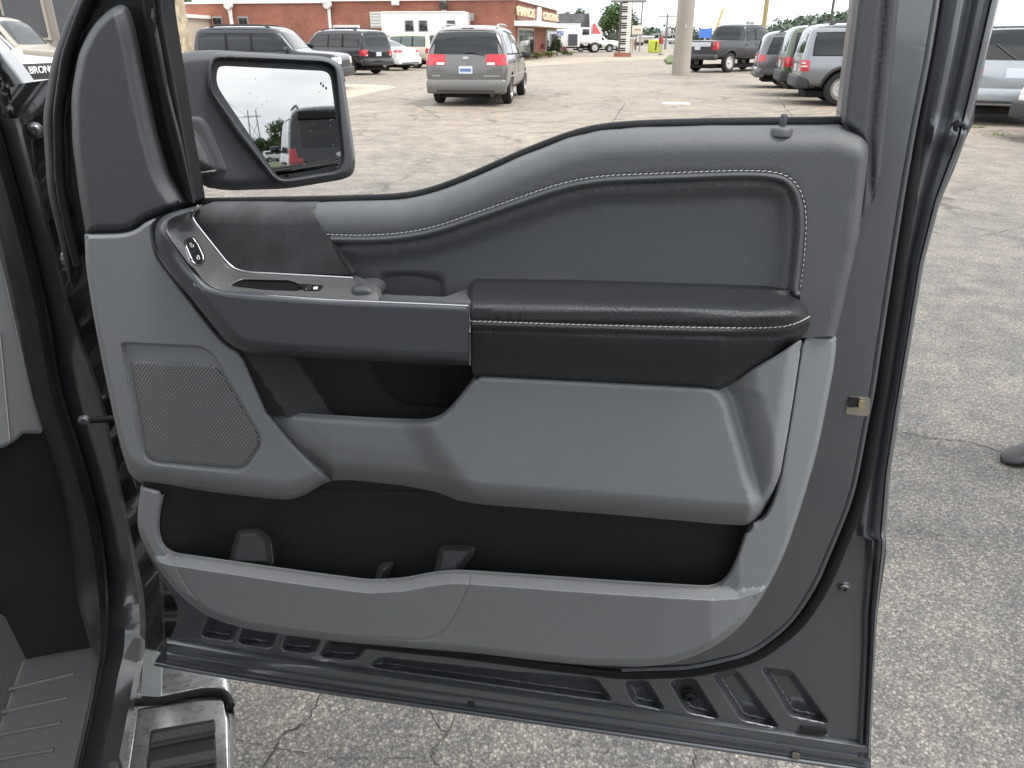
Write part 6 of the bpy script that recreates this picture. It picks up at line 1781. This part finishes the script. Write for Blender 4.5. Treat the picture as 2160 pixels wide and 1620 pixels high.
shrub('low yellow green shrub in front of the tall bush', 1158, 122, 1.3, .5, LEAF3, 35)
shrub('low yellow green shrub at the far right of the store bed', 1198, 117, 1.8, .5, LEAF3, 36)
shrub('small reddish shrub between the bush and the delivery truck', 1189, 115, .9, .8, PINK, 37)
# weed tufts growing from cracks on the right
def tuft(label, px, py, r, seed):
    rg = random.Random(seed); x, y = G(px, py); V, F_ = [], []
    for k in range(60):
        a = rg.uniform(0, 6.28); q = rg.uniform(0, r); l = rg.uniform(.03, .09); th = rg.uniform(0, 6.28)
        bx2, by2 = math.cos(a) * q * 1.6, math.sin(a) * q * .6; k0 = len(V)
        V += [(bx2 - .004, by2, 0), (bx2 + .004, by2, 0), (bx2 + math.cos(th) * l, by2 + math.sin(th) * l, l * .8)]; F_.append((k0, k0 + 1, k0 + 2))
    o = mesh_obj('weed_tuft', V, F_, LEAF3, None, sm=False); o.location = (x, y, .001); tag(o, label, 'weed', 'weeds in the asphalt')
tuft('small yellow green weeds growing in a crack near the pale SUV', 2098, 285, .22, 1)
tuft('faint weed tuft left of the larger weeds by the door edge', 2064, 270, .10, 2)

# ================================================================== PEOPLE
def person(label, x, y, rz, joints, radii, edges, bands, shoe_c, scale=1.0, shoes=()):
    root = empty('person', (x, y, 0), rz); tag(root, label, 'person')
    me = bpy.data.meshes.new('body'); me.from_pydata([tuple(np.array(j) * scale) for j in joints], edges, [])
    o = bpy.data.objects.new('body', me); COL.objects.link(o)
    md = o.modifiers.new('skin', 'SKIN'); md.use_smooth_shade = True
    for i, r in enumerate(radii):
        o.data.skin_vertices[0].data[i].radius = (r[0] * scale, r[1] * scale)
    o.data.skin_vertices[0].data[0].use_root = True
    m2 = o.modifiers.new('sub', 'SUBSURF'); m2.levels = 2
    dg = bpy.context.evaluated_depsgraph_get()
    nm = bpy.data.meshes.new_from_object(o.evaluated_get(dg)); bpy.data.objects.remove(o)
    nm.name = 'body'
    nm.materials.clear()
    for (z0, m) in bands: nm.materials.append(m)
    for p in nm.polygons:
        z = p.center.z / scale; i = 0
        for k, (z0, m) in enumerate(bands):
            if z >= z0: i = k
        lat = abs(p.center.y / scale)
        if lat > .2 and z < .88 * 1 and z > .6: i = len(bands) - 1        # hands
        p.material_index = i
    smooth(nm, 180)
    ob = bpy.data.objects.new('body', nm); COL.objects.link(ob); ob.parent = root
    for (sx, sy, ang_) in shoes:
        prof = [(-.10, .040, .075), (-.07, .046, .085), (0.0, .045, .078), (.07, .052, .060), (.13, .052, .045), (.165, .040, .034), (.185, .018, .022)]
        V, F_ = [], []; S = 14
        for (px_, wdt, hh) in prof:
            for k in range(S):
                t = math.tau * k / S
                yy = math.cos(t) * wdt; zz = hh * .5 + math.sin(t) * hh * .5
                if math.sin(t) < 0: zz = max(zz, .002) * .6
                V.append((px_ * scale, yy * scale, (zz + .004) * scale))
        for i in range(len(prof) - 1):
            for k in range(S):
                l = (k + 1) % S; F_.append((i * S + k, i * S + l, (i + 1) * S + l, (i + 1) * S + k))
        F_.append(tuple(range(S))[::-1]); F_.append(tuple((len(prof) - 1) * S + k for k in range(S)))
        s_ = mesh_obj('shoe', V, F_, shoe_c, root, local=True, ang=60); s_.location = (sx * scale, sy * scale, 0); s_.rotation_euler = (0, 0, ang_)
    hv, hf = [], []
    bm = bmesh.new(); bmesh.ops.create_uvsphere(bm, u_segments=16, v_segments=10, radius=1.0, matrix=Matrix.Translation((-.012 * scale, 0, 1.66 * scale)) @ Matrix.Diagonal((.098 * scale, .085 * scale, .095 * scale, 1)))
    for v in [v for v in bm.verts if v.co.x > .03 * scale and v.co.z < 1.68 * scale]: bm.verts.remove(v)
    bm_obj('hair', bm, mat('dark_hair', (.025, .018, .014), .7), root)
    return root
J = [(0, 0, .95), (0, 0, 1.15), (0, 0, 1.38), (.01, 0, 1.50), (.015, 0, 1.56), (.03, 0, 1.66), (.02, 0, 1.74),
     (0, .09, .90), (.02, .10, .50), (0, .10, .09), (0, -.09, .90), (.06, -.10, .50), (-.02, -.10, .09),
     (0, .17, 1.40), (-.02, .22, 1.12), (.06, .23, .88), (.09, .235, .80), (0, -.17, 1.40), (-.02, -.22, 1.12), (.06, -.23, .88), (.09, -.235, .80)]
RD = [(.13, .11), (.125, .10), (.14, .105), (.055, .055), (.052, .052), (.085, .075), (.065, .06), (.09, .085), (.06, .06), (.042, .042), (.09, .085), (.06, .06), (.042, .042), (.062, .06), (.045, .043), (.034, .032), (.04, .022), (.062, .06), (.045, .043), (.034, .032), (.04, .022)]
ED = [(0, 1), (1, 2), (2, 3), (3, 4), (4, 5), (5, 6), (0, 7), (7, 8), (8, 9), (0, 10), (10, 11), (11, 12), (2, 13), (13, 14), (14, 15), (15, 16), (2, 17), (17, 18), (18, 19), (19, 20)]
SKIN = mat('skin', (.42, .25, .18), .5)
NAVY = mat('dark_trousers', (.02, .022, .03), .8)
x, y = G(2137, 1010)
person('person in dark trousers just off the right edge, only a black shoe toe in view', x + .23, y + .06, R(196), J, RD, ED, [(0, NAVY), (.93, mat('grey_shirt', (.2, .2, .21), .8)), (1.50, SKIN)], mat('black_shoe', (.012, .012, .013), .45, 0, bump=.3, bscale=300), 1.0, [(.0, -.10, 0), (.0, .10, 0)])
x, y = G(1401, 117)
person('person in a red shirt walking far off beside the yellow green container', x, y + 2, R(-60), J, RD, ED, [(0, mat('light_trousers', (.42, .40, .38), .8)), (.93, mat('red_shirt', (.32, .035, .045), .8)), (1.50, SKIN)], NAVY, 1.0, [(0, -.10, 0), (.0, .10, 0)])

# ================================================================== WHAT THE DOOR MIRROR SEES
def rg_(px, dist, py=322):
    P = refl(np.float64(px), np.float64(py), dist)
    return float(P[0]), float(P[1])
bx0, by0 = rg_(722, 14.5, 322)
vd = math.atan2(by0 - M_C[1], bx0 - M_C[0])
h = vd - R(7)
big = vehicle('black_large_suv', 'black full size SUV with tall red tail lamps, reflected in the door mirror', 'SUV', 'boxy', 5.3, 2.08, 2.22, (bx0, by0), h, P_BLACK, RIM10, .41, (.2, .8), rails=True, glass=CABGL)
for sgn in (1, -1):
    big['decal']('tall_tail_lamp', [(sgn * .80, .95), (sgn * .98, .92), (sgn * .98, 1.42), (sgn * .86, 1.42)], 'B', LAMPR, 5, 7, 0.02, 0.1)
big['decal']('badge', [(-.12, 1.235), (.12, 1.235), (.12, 1.325), (-.12, 1.325)], 'B', RIMS, 5, 4, 0.02, 0.95)
big['decal']('tailgate_trim', [(-.72, 1.12), (.72, 1.12), (.72, 1.17), (-.72, 1.17)], 'B', UNDER, 6, 2, 0.012, 0)
big['decal']('roof_spoiler', [(-.74, 1.94), (.74, 1.94), (.72, 2.06), (-.72, 2.06)], 'B', UNDER, 8, 3, 0.05, 0)
for k, (px, lb) in enumerate(((558, 'white pickup truck across the road, left one in the door mirror'), (578, 'white pickup truck across the road, right one in the door mirror'))):
    x, y = rg_(px, 140, 322)
    dv = math.atan2(y - M_C[1], x - M_C[0])
    vehicle('white_pickup', lb, 'pickup truck', 'pickup', 5.3, 1.9, 1.85, (x - 2.0 * math.cos(dv + 1.57), y - 2.0 * math.sin(dv + 1.57)), dv + R(80), P_WHITE, RIM5, .38, (.2, .8))
ca, sa = math.cos(vd), math.sin(vd)
def rloc(u, v, z): return (M_C[0] + ca * u - sa * v, M_C[1] + sa * u + ca * v, z)
o = sheet('grass_verge', [rloc(u, v, 0)[:2] for u, v in ((60, -60), (60, 90), (118, 90), (118, -60))], .02, mat('verge_grass', (.10, .14, .04), .95, 0, var=.35, vscale=3), px=False)
for k, (px, d, h_, rr, lb) in enumerate(((548, 200, 5.6, 3, 'roadside tree seen leftmost in the mirror'), (566, 205, 5.2, 3, 'roadside tree behind the left mirrored pickup'), (584, 200, 6, 3.2, 'roadside tree behind the right mirrored pickup'), (597, 150, 7.5, 3, 'taller roadside tree beside the mirrored black SUV'))):
    tree('roadside_tree', lb, 0, 0, h_, rr, LEAF1, 60 + k, 'trees seen in the mirror', 1400, xy=rg_(px, d))
x, y = rg_(543, 250)
hf = empty('power_pylon', (x, y, 0), vd + math.pi / 2); tag(hf, 'twin pole power line frame seen in the door mirror', 'pylon')
for xx in (-1.6, 1.6): 
    v3, f3 = tube_geo([(xx, 0, 0), (xx * .8, 0, 8), (xx * .72, 0, 14)], [.2, .17, .14], 8); mesh_obj('pole', v3, f3, UW, hf, local=True)
box('cross_arm', (0, 0, 12.2), (5.2, .18, .18), UW, hf)
for s_ in (1, -1):
    v3, f3 = tube_geo([(-1.3 * s_, 0, 5.5), (1.25 * s_, 0, 10.5)], .07, 6); mesh_obj('brace', v3, f3, UW, hf, local=True)
for xx in (-2.4, 0, 2.4):
    v3, f3 = tube_geo([(xx, 0, 12.1), (xx * .97, 30, 10.6), (xx, 70, 12.4)], .03, 5); mesh_obj('wire', v3, f3, UNDER, hf, local=True)
